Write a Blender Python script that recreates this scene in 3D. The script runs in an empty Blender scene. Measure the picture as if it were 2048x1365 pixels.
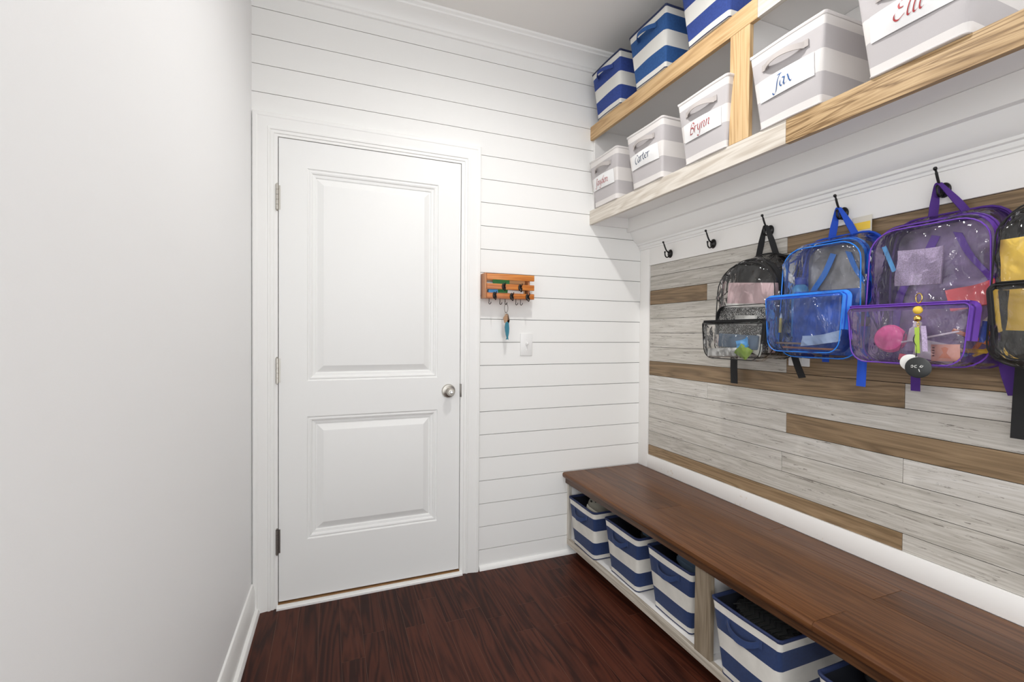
import bpy, bmesh, math, random
from mathutils import Vector, Matrix, Euler, noise
random.seed(7)
sc = bpy.context.scene
COL = sc.collection
PI = math.pi

# ------------------------------------------------------------------ camera
cam_d = bpy.data.cameras.new('camera'); cam = bpy.data.objects.new('camera', cam_d); COL.objects.link(cam)
cam_d.sensor_fit = 'HORIZONTAL'; cam_d.sensor_width = 36.0
cam_d.lens = 918.32 / 2048 * 36.0
cam_d.clip_start = 0.02
YAW, PITCH, ROLL = 0.3768, 0.0156, 0.0078
fw = Vector((math.sin(YAW)*math.cos(PITCH), math.cos(YAW)*math.cos(PITCH), -math.sin(PITCH)))
rt = Vector((math.cos(YAW), -math.sin(YAW), 0)); up = rt.cross(fw)
c_, s_ = math.cos(ROLL), math.sin(ROLL)
rt2 = c_*rt + s_*up; up2 = -s_*rt + c_*up
cam.matrix_world = Matrix((( rt2.x, up2.x, -fw.x, -1.6875), (rt2.y, up2.y, -fw.y, -2.2312),
                           (rt2.z, up2.z, -fw.z, 1.2026), (0, 0, 0, 1)))
sc.camera = cam

# ------------------------------------------------------------------ world, lamps, exposure
sc.view_settings.view_transform = 'Standard'; sc.view_settings.look = 'None'
sc.view_settings.gamma = 1.0; sc.view_settings.use_curve_mapping = False
sc.view_settings.exposure = 0.0
sc.cycles.transparent_max_bounces = 32
sc.cycles.max_bounces = 14
sc.cycles.diffuse_bounces = 8
world = bpy.data.worlds.new('world'); sc.world = world; world.use_nodes = True
bg = world.node_tree.nodes['Background']
bg.inputs[0].default_value = (0.97, 0.985, 1.0, 1); bg.inputs[1].default_value = 2.15

def lamp(name, typ, loc, energy, col=(1, 1, 1), **kw):
    d = bpy.data.lights.new(name, typ); d.energy = energy; d.color = col
    for k, v in kw.items(): setattr(d, k, v)
    o = bpy.data.objects.new(name, d); o.location = loc; COL.objects.link(o); return o
lamp('ceiling_lamp_light', 'SPOT', (-1.0, -1.08, 2.70), 45, (1.0, 0.985, 0.96), spot_size=math.radians(172), spot_blend=0.8, shadow_soft_size=0.035)

lamp('right_wall_fill_light', 'AREA', (-2.9, -3.0, 2.66), 30, (1.0, 0.98, 0.95), shape='DISK', size=0.7)  # added fill to brighten the right wall, stands for no known fixture

# ------------------------------------------------------------------ materials
def nt(m):
    m.use_nodes = True; return m.node_tree, m.node_tree.nodes['Principled BSDF']
def mat(name, col, rough=0.5, metal=0.0, spec=0.5, bump=0.0, bscale=200.0, var=0.0, vscale=6.0, vs=(1, 1, 1), sheen=0.0, coat=0.0):
    m = bpy.data.materials.new(name); t, p = nt(m); N, L = t.nodes, t.links
    p.inputs['Base Color'].default_value = (*col, 1); p.inputs['Roughness'].default_value = rough
    p.inputs['Metallic'].default_value = metal; p.inputs['Specular IOR Level'].default_value = spec
    p.inputs['Sheen Weight'].default_value = sheen; p.inputs['Coat Weight'].default_value = coat
    tc = N.new('ShaderNodeTexCoord')
    if var:
        mp = N.new('ShaderNodeMapping'); mp.inputs['Scale'].default_value = vs; L.new(tc.outputs['Object'], mp.inputs[0])
        nz = N.new('ShaderNodeTexNoise'); nz.inputs['Scale'].default_value = vscale; nz.inputs['Detail'].default_value = 6
        L.new(mp.outputs[0], nz.inputs['Vector'])
        r = N.new('ShaderNodeValToRGB'); e = r.color_ramp.elements
        e[0].position = .3; e[1].position = .7
        e[0].color = (*[max(0, c*(1-var)) for c in col], 1); e[1].color = (*[min(1, c*(1+var)) for c in col], 1)
        L.new(nz.outputs['Fac'], r.inputs[0]); L.new(r.outputs[0], p.inputs['Base Color'])
    if bump:
        nz = N.new('ShaderNodeTexNoise'); nz.inputs['Scale'].default_value = bscale; nz.inputs['Detail'].default_value = 4
        L.new(tc.outputs['Object'], nz.inputs['Vector'])
        b = N.new('ShaderNodeBump'); b.inputs['Strength'].default_value = bump; b.inputs['Distance'].default_value = 0.002
        L.new(nz.outputs['Fac'], b.inputs['Height']); L.new(b.outputs[0], p.inputs['Normal'])
    return m

def wood(name, stops, axis='Y', rough=0.5, grain=1.0, knots=0.0, knotcol=(.05, .03, .015), spec=0.5, bump=0.3, tone=0.25, coat=0.0, cracks=0.0, ring=0.35, coatr=0.15, fl=3.0):
    """plank grain that runs along one axis; every board shifts the pattern by its own 'rnd' value"""
    m = bpy.data.materials.new(name); t, p = nt(m); N, L = t.nodes, t.links
    p.inputs['Roughness'].default_value = rough; p.inputs['Specular IOR Level'].default_value = spec
    p.inputs['Coat Weight'].default_value = coat; p.inputs['Coat Roughness'].default_value = coatr
    tc = N.new('ShaderNodeTexCoord'); at = N.new('ShaderNodeAttribute'); at.attribute_name = 'rnd'
    mul = N.new('ShaderNodeVectorMath'); mul.operation = 'SCALE'; mul.inputs[0].default_value = (17.3, 23.1, 31.7); L.new(at.outputs['Fac'], mul.inputs['Scale'])
    add = N.new('ShaderNodeVectorMath'); add.operation = 'ADD'; L.new(tc.outputs['Object'], add.inputs[0]); L.new(mul.outputs[0], add.inputs[1])
    def mp(along, across):
        s = [across]*3; s['XYZ'.index(axis)] = along
        n = N.new('ShaderNodeMapping'); n.inputs['Scale'].default_value = s; L.new(add.outputs[0], n.inputs[0]); return n
    def noise_(mapn, detail=6, rough_=.6, dist=0.0):
        n = N.new('ShaderNodeTexNoise'); n.inputs['Scale'].default_value = 1; n.inputs['Detail'].default_value = detail
        n.inputs['Roughness'].default_value = rough_; n.inputs['Distortion'].default_value = dist
        L.new(mapn.outputs[0], n.inputs['Vector']); return n
    def math_(op, a, b=None, c=None):
        n = N.new('ShaderNodeMath'); n.operation = op
        for i, v in enumerate((a, b, c)):
            if v is None: continue
            if isinstance(v, (int, float)): n.inputs[i].default_value = v
            else: L.new(v, n.inputs[i])
        return n.outputs[0]
    fine = noise_(mp(fl*grain, 160*grain), 5, .65)
    broad = noise_(mp(1.1*grain, 16*grain), 3, .5, .6)
    rings = math_('FRACT', math_('MULTIPLY', broad.outputs['Fac'], 9.0))
    rings = math_('ABSOLUTE', math_('SUBTRACT', rings, 0.5))
    f = math_('ADD', math_('MULTIPLY', fine.outputs['Fac'], 1.0 - ring), math_('MULTIPLY', rings, ring*2))
    tn = noise_(mp(.5, 6), 2)
    f = math_('ADD', f, math_('MULTIPLY', math_('SUBTRACT', tn.outputs['Fac'], .5), .5))
    f = math_('ADD', f, math_('MULTIPLY', math_('SUBTRACT', at.outputs['Fac'], .5), tone))
    r = N.new('ShaderNodeValToRGB'); e = r.color_ramp.elements
    while len(e) < len(stops): e.new(.5)
    for k, (pos, c) in enumerate(stops): e[k].position = pos; e[k].color = (*c, 1)
    L.new(f, r.inputs[0]); out = r.outputs[0]
    if cracks:
        cr = noise_(mp(9, 130), 6, .75, 1.2)
        k = math_('LESS_THAN', cr.outputs['Fac'], .30 + .06*cracks)
        mx = N.new('ShaderNodeMix'); mx.data_type = 'RGBA'; L.new(math_('MULTIPLY', k, .75), mx.inputs['Factor'])
        L.new(out, mx.inputs['A']); mx.inputs['B'].default_value = (.16, .14, .12, 1); out = mx.outputs['Result']
    if knots:
        vo = N.new('ShaderNodeTexVoronoi'); vo.inputs['Scale'].default_value = 1.0; L.new(mp(4.0, 10.0).outputs[0], vo.inputs['Vector'])
        nz = noise_(mp(40, 60), 3)
        d = math_('ADD', vo.outputs['Distance'], math_('MULTIPLY', math_('SUBTRACT', nz.outputs['Fac'], .5), .12))
        mr = N.new('ShaderNodeMapRange'); mr.inputs[1].default_value = .02; mr.inputs[2].default_value = .16; mr.inputs[3].default_value = 1; mr.inputs[4].default_value = 0
        L.new(d, mr.inputs[0])
        sp = N.new('ShaderNodeSeparateColor'); L.new(vo.outputs['Color'], sp.inputs[0])
        k = math_('MULTIPLY', mr.outputs[0], math_('LESS_THAN', sp.outputs[0], knots))
        mx = N.new('ShaderNodeMix'); mx.data_type = 'RGBA'; L.new(math_('MULTIPLY', k, .8), mx.inputs['Factor'])
        L.new(out, mx.inputs['A']); mx.inputs['B'].default_value = (*knotcol, 1); out = mx.outputs['Result']
    L.new(out, p.inputs['Base Color'])
    if bump:
        b = N.new('ShaderNodeBump'); b.inputs['Strength'].default_value = bump; b.inputs['Distance'].default_value = 0.0008
        L.new(fine.outputs['Fac'], b.inputs['Height']); L.new(b.outputs[0], p.inputs['Normal'])
    return m

def vinyl(name, tint=(.97, .97, .97), haze=0.02, hazecol=(.8, .8, .8), rough=0.07, bump=.8, ior=0.30):
    m = bpy.data.materials.new(name); m.use_nodes = True; t = m.node_tree; N, L = t.nodes, t.links
    N.remove(N['Principled BSDF']); out = N['Material Output']
    tc = N.new('ShaderNodeTexCoord')
    nz = N.new('ShaderNodeTexNoise'); nz.inputs['Scale'].default_value = 12; nz.inputs['Detail'].default_value = 2; nz.inputs['Distortion'].default_value = 2.0
    mp = N.new('ShaderNodeMapping'); mp.inputs['Scale'].default_value = (1, 1.4, .6); L.new(tc.outputs['Object'], mp.inputs[0]); L.new(mp.outputs[0], nz.inputs['Vector'])
    b = N.new('ShaderNodeBump'); b.inputs['Strength'].default_value = bump; b.inputs['Distance'].default_value = .016; L.new(nz.outputs['Fac'], b.inputs['Height'])
    tr = N.new('ShaderNodeBsdfTransparent'); tr.inputs[0].default_value = (*tint, 1)
    gl = N.new('ShaderNodeBsdfGlossy'); gl.inputs['Roughness'].default_value = rough; gl.inputs[0].default_value = (1, 1, 1, 1); L.new(b.outputs[0], gl.inputs['Normal'])
    df = N.new('ShaderNodeBsdfDiffuse'); df.inputs[0].default_value = (*hazecol, 1)
    lw = N.new('ShaderNodeLayerWeight'); lw.inputs[0].default_value = ior; L.new(b.outputs[0], lw.inputs['Normal'])
    m1 = N.new('ShaderNodeMixShader'); m1.inputs[0].default_value = haze; L.new(tr.outputs[0], m1.inputs[1]); L.new(df.outputs[0], m1.inputs[2])
    m2 = N.new('ShaderNodeMixShader'); L.new(lw.outputs['Fresnel'], m2.inputs[0]); L.new(m1.outputs[0], m2.inputs[1]); L.new(gl.outputs[0], m2.inputs[2])
    L.new(m2.outputs[0], out.inputs[0]); return m

M = {}
M['trim'] = mat('trim_paint', (.90, .90, .885), .45)
M['shiplap'] = mat('shiplap_paint', (.885, .885, .87), .6)
M['groove'] = mat('groove_shade', (.22, .22, .21), .9)
M['door'] = mat('door_paint', (.885, .89, .88), .48)
M['wall'] = mat('wall_paint', (.895, .90, .905), .55, bump=.05, bscale=350)
M['ceil'] = mat('ceiling_paint', (.84, .825, .80), .8, bump=.1, bscale=400)
M['white'] = mat('shelf_white', (.88, .87, .86), .45)
M['stained_white'] = mat('scuffed_white', (.90, .89, .87), .4)
M['planks_grey'] = wood('planks_grey', [(.18, (.36, .335, .29)), (.42, (.49, .465, .42)), (.62, (.59, .565, .52)), (.85, (.69, .67, .635))], 'Y', .5, 1.0, knots=.10, knotcol=(.25, .21, .17), cracks=1.5, tone=.34, ring=.22, fl=7.0)
M['planks_brown'] = wood('planks_brown', [(.2, (.14, .09, .046)), (.5, (.25, .168, .092)), (.8, (.36, .25, .145))], 'Y', .45, 1.0, knots=.35, knotcol=(.30, .15, .06), tone=.2)
M['pine'] = wood('golden_pine', [(.2, (.42, .25, .11)), (.5, (.60, .40, .20)), (.8, (.70, .50, .28))], 'Y', .45, .9, knots=.12, knotcol=(.33, .15, .06), tone=.15)
M['pine_up'] = wood('golden_pine_upright', [(.2, (.42, .25, .11)), (.5, (.60, .40, .20)), (.8, (.70, .50, .28))], 'Z', .45, .9, knots=.12, knotcol=(.33, .15, .06), tone=.15)
M['pine_dark'] = wood('brown_pine', [(.2, (.20, .115, .045)), (.45, (.40, .26, .125)), (.75, (.56, .39, .21))], 'Y', .45, 1.5, knots=.5, knotcol=(.16, .08, .03), tone=.15, ring=.5, bump=.6)
M['washed'] = wood('whitewashed_board', [(.2, (.50, .44, .37)), (.5, (.66, .61, .54)), (.8, (.76, .72, .66))], 'Y', .5, .9, knots=.12, knotcol=(.3, .22, .15), tone=.15, cracks=.2)
M['weathered'] = wood('weathered_board', [(.2, (.33, .28, .22)), (.5, (.52, .47, .40)), (.8, (.66, .61, .54))], 'Y', .55, .9, knots=.2, knotcol=(.2, .16, .12), tone=.15, cracks=.4)
M['weathered_up'] = wood('weathered_upright', [(.2, (.17, .13, .085)), (.5, (.25, .20, .14)), (.8, (.33, .27, .20))], 'Z', .55, .9, tone=.15)
M['weathered_pale'] = wood('weathered_pale_upright', [(.2, (.45, .41, .35)), (.5, (.60, .57, .51)), (.8, (.70, .67, .62))], 'Z', .55, .9, tone=.15)
M['bench'] = wood('bench_stain', [(.15, (.040, .014, .0055)), (.45, (.100, .039, .0150)), (.85, (.180, .076, .029))], 'Y', .42, .8, knots=.10, knotcol=(.02, .009, .005), tone=.26, ring=.25, spec=.2, coat=.28, coatr=.22)
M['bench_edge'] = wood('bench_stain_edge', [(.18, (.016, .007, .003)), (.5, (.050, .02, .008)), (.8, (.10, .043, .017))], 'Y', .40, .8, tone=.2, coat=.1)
M['floor'] = wood('floor_oak', [(.2, (.026, .0075, .0048)), (.45, (.052, .0145, .0082)), (.8, (.080, .0225, .0122))], 'Y', .40, .75, tone=.30, ring=.6, spec=.14, bump=.15, coat=.03)
M['floor_gap'] = mat('floor_gap', (.15, .075, .05), .6)  # pale seam colour: reflections along the board edges painted in
M['toe'] = mat('toe_kick', (.02, .012, .010), .7)
M['sill_wood'] = mat('sill_wood', (.28, .15, .06), .5, var=.3, vscale=8, vs=(2, 40, 40))
M['nickel'] = mat('satin_nickel', (.50, .475, .43), .3, 1.0)
M['nickel_dark'] = mat('dark_nickel', (.25, .23, .21), .35, 1.0)
M['black_metal'] = mat('black_metal', (.012, .011, .011), .35, .4)
M['bronze'] = mat('dark_bronze', (.02, .016, .014), .3, .5)
M['navy'] = mat('navy_canvas', (.013, .034, .118), .85, bump=.25, bscale=900, var=.12, vscale=120, sheen=.1)
M['blue'] = mat('blue_canvas', (.02, .085, .26), .85, bump=.25, bscale=900, var=.12, vscale=120)
M['royal'] = mat('royal_canvas', (.028, .06, .26), .85, bump=.25, bscale=900, var=.14, vscale=120)
M['cream'] = mat('cream_canvas', (.72, .71, .67), .85, bump=.2, bscale=900)
M['soiled'] = mat('soiled_canvas', (.70, .68, .63), .85, bump=.2, bscale=900, var=.08, vscale=14)
M['grey_canvas'] = mat('grey_canvas', (.50, .475, .48), .85, bump=.2, bscale=900)
M['warm_white'] = mat('warm_white_canvas', (.73, .70, .68), .85, bump=.2, bscale=900)
M['lining'] = mat('dark_lining', (.007, .009, .018), .9)
M['lining_grey'] = mat('grey_lining', (.5, .48, .47), .9)
M['rim_navy'] = mat('navy_binding', (.015, .026, .085), .7)
M['rim_grey'] = mat('pale_binding', (.66, .63, .62), .7)
M['strap_grey'] = mat('grey_strap', (.43, .395, .38), .8)
M['label'] = mat('label_cloth', (.80, .80, .80), .7)
M['red_ink'] = mat('red_ink', (.42, .045, .05), .6)
M['blue_ink'] = mat('blue_ink', (.03, .12, .36), .6)
M['navy_ink'] = mat('navy_ink', (.02, .05, .13), .6)
M['orange_wood'] = wood('orange_wood', [(.2, (.28, .07, .012)), (.5, (.56, .17, .028)), (.8, (.74, .30, .065))], 'X', .35, 1.4, tone=.3, coat=.2)
M['orange_wood_up'] = wood('orange_wood_end', [(.2, (.30, .11, .04)), (.5, (.46, .19, .08)), (.8, (.56, .27, .12))], 'Z', .4, 1.4, tone=.2)
M['plate'] = mat('switch_plastic', (.85, .85, .84), .3)
M['slot'] = mat('slot_dark', (.05, .05, .05), .5)
M['nylon_black'] = mat('black_nylon', (.010, .010, .011), .75, bump=.3, bscale=700)
M['nylon_blue'] = mat('blue_nylon', (.006, .075, .56), .6, bump=.3, bscale=700)
M['bright_blue'] = mat('bright_blue_zip', (.015, .22, .80), .4)
M['nylon_purple'] = mat('purple_nylon', (.072, .018, .22), .65, bump=.3, bscale=700)
M['bright_purple'] = mat('bright_purple_zip', (.16, .05, .46), .5)
M['mesh_purple'] = mat('purple_mesh', (.26, .19, .36), .45, var=.55, vscale=16, bump=.6, bscale=40)
M['crinkle'] = mat('crinkled_grey_film', (.27, .275, .30), .25, var=.5, vscale=14, bump=1.0, bscale=38, metal=.35)
M['mesh_blue'] = mat('blue_mesh', (.02, .12, .55), .6, var=.3, vscale=30)
M['vinyl'] = vinyl('clear_vinyl')
M['vinyl_smoke'] = vinyl('smoky_vinyl', (.90, .90, .90), .03, (.5, .5, .5))
M['vinyl_blue'] = vinyl('blue_vinyl', (.72, .82, .99), .05, (.3, .45, .9))
M['vinyl_purple'] = vinyl('purple_vinyl', (.93, .88, .98), .07, (.75, .65, .9))
M['silver'] = mat('silver_metal', (.7, .7, .7), .2, 1.0)
M['gold'] = mat('gold_metal', (.75, .52, .14), .25, 1.0)
def plain(n, c, r=.5, **k): M[n] = mat(n, c, r, **k); return M[n]
plain('pink_card', (.66, .47, .49), .55); plain('paper', (.80, .80, .77), .6); plain('paper_cream', (.70, .66, .57), .6)
plain('hot_pink', (.80, .10, .30), .4); plain('coral', (.85, .13, .16), .6); plain('yellow', (.90, .60, .07), .6, var=.15, vscale=10)
plain('peach', (.82, .46, .28), .5); plain('peach_dark', (.70, .25, .08), .5); plain('orange', (.85, .25, .03), .4)
plain('pencil_yellow', (.80, .50, .03), .4); plain('tan', (.50, .27, .12), .5); plain('lime', (.38, .55, .07), .4)
plain('sky', (.08, .36, .75), .35); plain('teal', (.03, .20, .28), .4); plain('green_card', (.05, .30, .09), .4)
plain('leather', (.42, .25, .14), .5); plain('dark_leather', (.09, .045, .02), .5); plain('black_plastic', (.02, .022, .022), .35)
plain('rubber_black', (.018, .018, .018), .75); plain('khaki', (.27, .255, .21), .7); plain('slate', (.10, .15, .22), .7); plain('lilac', (.50, .40, .60), .4, var=.3, vscale=300)
plain('marble', (.35, .35, .35), .6)
t_, p_ = nt(M['marble']); vo = t_.nodes.new('ShaderNodeTexNoise'); vo.inputs['Scale'].default_value = 330; vo.inputs['Detail'].default_value = 2
tc_ = t_.nodes.new('ShaderNodeTexCoord'); t_.links.new(tc_.outputs['Object'], vo.inputs['Vector'])
rp = t_.nodes.new('ShaderNodeValToRGB'); rp.color_ramp.interpolation = 'CONSTANT'; rp.color_ramp.elements[0].color = (.012, .012, .012, 1); rp.color_ramp.elements[1].color = (.75, .75, .73, 1); rp.color_ramp.elements[1].position = .55
t_.links.new(vo.outputs['Fac'], rp.inputs[0]); t_.links.new(rp.outputs[0], p_.inputs['Base Color'])

# ------------------------------------------------------------------ mesh helpers
class MB:
    def __init__(s): s.v = []; s.f = []; s.m = []; s.r = []
    def add(s, verts, faces, mi=0, rnd=0.0):
        o = len(s.v); s.v += [Vector(v) for v in verts]
        for f in faces: s.f.append([o+i for i in f]); s.m.append(mi); s.r.append(rnd)
        return s
    def box(s, x0, x1, y0, y1, z0, z1, mi=0, bev=0.0, rnd=0.0, seg=2, rot=None, about=None):
        bm = bmesh.new()
        vs = [bm.verts.new((x, y, z)) for x in (x0, x1) for y in (y0, y1) for z in (z0, z1)]
        for q in ((0, 1, 3, 2), (4, 6, 7, 5), (0, 4, 5, 1), (2, 3, 7, 6), (0, 2, 6, 4), (1, 5, 7, 3)): bm.faces.new([vs[i] for i in q])
        if bev > 0:
            bmesh.ops.bevel(bm, geom=bm.edges[:], offset=bev, segments=seg, affect='EDGES', profile=.5, clamp_overlap=True)
        bm.verts.index_update()
        P = [v.co.copy() for v in bm.verts]
        if rot is not None:
            c = Vector(about) if about is not None else Vector(((x0+x1)/2, (y0+y1)/2, (z0+z1)/2))
            R = Euler(rot).to_matrix(); P = [c + R @ (q-c) for q in P]
        s.add(P, [[v.index for v in f.verts] for f in bm.faces], mi, rnd); bm.free(); return s
    def tube(s, pts, r, n=8, mi=0, cap=True, flat=1.0):
        pts = [Vector(p) for p in pts]; rs = r if isinstance(r, (list, tuple)) else [r]*len(pts)
        t0 = (pts[1]-pts[0]).normalized(); a = t0.orthogonal().normalized(); V = []; F = []
        for i, p in enumerate(pts):
            t = (pts[min(i+1, len(pts)-1)]-pts[max(i-1, 0)]).normalized()
            a = (a - t*a.dot(t)); a = a.normalized() if a.length > 1e-6 else t.orthogonal().normalized()
            b = t.cross(a)
            for k in range(n):
                an = 2*PI*k/n; V.append(p + a*math.cos(an)*rs[i] + b*math.sin(an)*rs[i]*flat)
        for i in range(len(pts)-1):
            for k in range(n): F.append([i*n+k, i*n+(k+1) % n, (i+1)*n+(k+1) % n, (i+1)*n+k])
        if cap: F.append(list(range(n))[::-1]); F.append([(len(pts)-1)*n+k for k in range(n)])
        return s.add(V, F, mi)
    def ribbon(s, pts, wd, th=.0015, mi=0):
        """flat strap along pts; wd = width vector (one, or one per point)"""
        pts = [Vector(p) for p in pts]; W = [Vector(w) for w in wd] if isinstance(wd, list) else [Vector(wd)]*len(pts)
        V = []; F = []
        for i, p in enumerate(pts):
            t = (pts[min(i+1, len(pts)-1)]-pts[max(i-1, 0)]).normalized(); n = t.cross(W[i])
            n = n.normalized() if n.length > 1e-9 else Vector((1, 0, 0)); w = W[i]/2; h = n*th/2
            V += [p-w-h, p+w-h, p+w+h, p-w+h]
        for i in range(len(pts)-1):
            for k in range(4): F.append([i*4+k, i*4+(k+1) % 4, (i+1)*4+(k+1) % 4, (i+1)*4+k])
        F.append([3, 2, 1, 0]); e = (len(pts)-1)*4; F.append([e, e+1, e+2, e+3])
        return s.add(V, F, mi)
    def loft(s, rings, mi=0, cap0=False, cap1=False, mis=None, closed=True):
        n = len(rings[0]); V = [p for r in rings for p in r]; o = len(s.v); s.v += [Vector(v) for v in V]
        for i in range(len(rings)-1):
            for k in range(n if closed else n-1):
                s.f.append([o+i*n+k, o+i*n+(k+1) % n, o+(i+1)*n+(k+1) % n, o+(i+1)*n+k]); s.m.append(mis[i] if mis else mi); s.r.append(0)
        if cap0: s.f.append([o+k for k in range(n)][::-1]); s.m.append(mis[0] if mis else mi); s.r.append(0)
        if cap1: s.f.append([o+(len(rings)-1)*n+k for k in range(n)]); s.m.append(mis[-1] if mis else mi); s.r.append(0)
        return s
    def lathe(s, prof, origin, axis, n=20, mi=0):
        """prof: (radius, distance along axis)"""
        ax = Vector(axis).normalized(); a = ax.orthogonal().normalized(); b = ax.cross(a); o = Vector(origin)
        rings = [[o + ax*d + (a*math.cos(2*PI*k/n) + b*math.sin(2*PI*k/n))*max(r, 1e-5) for k in range(n)] for r, d in prof]
        return s.loft(rings, mi, True, True)
    def prism(s, poly, axis, a0, a1, mi=0, rnd=0.0):
        """extrude a 2D polygon along X, Y or Z"""
        def P(u, v, w): return {'X': (w, u, v), 'Y': (u, w, v), 'Z': (u, v, w)}[axis]
        n = len(poly); V = [P(u, v, a0) for u, v in poly] + [P(u, v, a1) for u, v in poly]
        F = [[k, (k+1) % n, n+(k+1) % n, n+k] for k in range(n)] + [list(range(n))[::-1], [n+k for k in range(n)]]
        return s.add(V, F, mi, rnd)
    def obj(s, name, mats, parent=None, world=True, smooth=.6, fix=True):
        me = bpy.data.meshes.new(name); off = Vector((0, 0, 0))
        if parent is not None and world:
            q = parent
            while q is not None: off += q.location; q = q.parent
        me.from_pydata([v-off for v in s.v], [], s.f)
        for m in (mats if isinstance(mats, (list, tuple)) else [mats]): me.materials.append(M[m] if isinstance(m, str) else m)
        me.polygons.foreach_set('material_index', s.m)
        if any(s.r):
            a = me.attributes.new('rnd', 'FLOAT', 'FACE'); a.data.foreach_set('value', s.r)
        if fix:
            bm = bmesh.new(); bm.from_mesh(me); bmesh.ops.recalc_face_normals(bm, faces=bm.faces[:]); bm.to_mesh(me); bm.free()
        if smooth:
            me.shade_smooth(); me.set_sharp_from_angle(angle=smooth)
        o = bpy.data.objects.new(name, me); COL.objects.link(o)
        if parent is not None: o.parent = parent
        return o

def tag(o, label=None, cat=None, group=None, kind=None):
    if label: o['label'] = label
    if cat: o['category'] = cat
    if group: o['group'] = group
    if kind: o['kind'] = kind
    return o
def thing(name, label, cat, loc, group=None, rot=(0, 0, 0)):
    o = bpy.data.objects.new(name, None); COL.objects.link(o); o.location = loc; o.rotation_euler = rot; o.empty_display_size = .05
    return tag(o, label, cat, group)
def catmull(P, sub=6):
    P = [Vector(p) for p in P]; Q = [P[0]*2-P[1]] + P + [P[-1]*2-P[-2]]; out = []
    for i in range(1, len(Q)-2):
        for k in range(sub):
            t = k/sub; a, b, c, d = Q[i-1:i+3]
            out.append(.5*((2*b) + (c-a)*t + (2*a-5*b+4*c-d)*t*t + (3*b-a-3*c+d)*t**3))
    return out + [P[-1]]
def arc_rect(w0, w1, z0, z1, rb, rt_, n=6, step=.03):
    """rounded outline in (y, z), counted from the bottom centre"""
    pts = []
    def corner(cy, cz, r, a0):
        for k in range(n+1):
            a = a0 + PI/2*k/n; pts.append((cy+r*math.cos(a), cz+r*math.sin(a)))
    corner(w1-rb, z0+rb, rb, -PI/2); corner(w1-rt_, z1-rt_, rt_, 0); corner(w0+rt_, z1-rt_, rt_, PI/2); corner(w0+rb, z0+rb, rb, PI)
    out = []
    for i, p in enumerate(pts):
        q = pts[(i+1) % len(pts)]; L_ = math.hypot(q[0]-p[0], q[1]-p[1]); k = max(1, int(L_/step)); out += [(p[0]+(q[0]-p[0])*j/k, p[1]+(q[1]-p[1])*j/k) for j in range(k)]
    return out
def sweep(mb, profile, path, normal_axis='Y', mi=0, closed=False):
    """profile (a, h): a = inward distance from the path in the wall plane (x, z), h = height off the wall (towards -y); mitred corners"""
    n = len(path); rings = []
    for i, p in enumerate(path):
        p = Vector(p)
        d0 = (p-Vector(path[i-1])).normalized() if i > 0 else None
        d1 = (Vector(path[i+1])-p).normalized() if i < n-1 else None
        if d0 is None: d0 = d1
        if d1 is None: d1 = d0
        n0 = Vector((d0.y, -d0.x)); n1 = Vector((d1.y, -d1.x)); b = (n0+n1); b = b/(1+n0.dot(n1))
        rings.append([(p.x+b.x*a, -h, p.y+b.y*a) for a, h in profile])
    mb.loft(rings, mi, True, True)

# ------------------------------------------------------------------ the room
FZ = -0.010; CZ = 2.735; BACKY = -3.9
# floor: oak boards running towards the door
fb = MB(); fb.add([(-4.6, BACKY, FZ-.0006), (.02, BACKY, FZ-.0006), (.02, .12, FZ-.0006), (-4.6, .12, FZ-.0006)], [[0, 1, 2, 3]], 1)
x = -2.06 - .0826*30
while x < .01:
    y = .10 - random.random()*.9; y0 = .12
    while y0 > BACKY:
        y1 = max(BACKY, y); fb.add([(x+.0004, y1+.0005, FZ), (x+.0821, y1+.0005, FZ), (x+.0821, y0-.0005, FZ), (x+.0004, y0-.0005, FZ)], [[0, 1, 2, 3]], 0, random.uniform(.02, 1))
        y0 = y; y -= random.uniform(.35, 1.1)
    x += .0826
tag(fb.obj('floor', ['floor', 'floor_gap'], smooth=0), kind='structure')
cb = MB(); cb.box(-4.6, .2, BACKY, .15, CZ, CZ+.06); tag(cb.obj('ceiling', 'ceil', smooth=0), kind='structure')
# left wall, very slightly out of square
LEND = -1.70      # wall stopped short here; added opening lets world light reach the right wall
def lx(y): return -1.999 + .018*y
wl = MB(); wl.prism([(lx(.0)-.0, 0.0), (lx(LEND), LEND), (lx(LEND)-.12, LEND), (lx(0)-.12, 0.0)], 'Z', FZ, CZ)
tag(wl.obj('wall_left', 'wall', smooth=0), kind='structure')
bl = MB()
for prof, in (([(0, FZ), (.014, FZ), (.014, .088), (.011, .100), (.009, .112), (.006, .120), (0, .122)],), ([(.012, FZ), (.032, FZ), (.031, .000), (.026, .009), (.012, .012)],)):
    ring0 = [(lx(-.003)+a, -.003, z) for a, z in prof]; ring1 = [(lx(LEND)+a, LEND, z) for a, z in prof]
    bl.loft([ring0, ring1], 0, True, True)
tag(bl.obj('baseboard_left', 'trim'), kind='structure')
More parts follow.
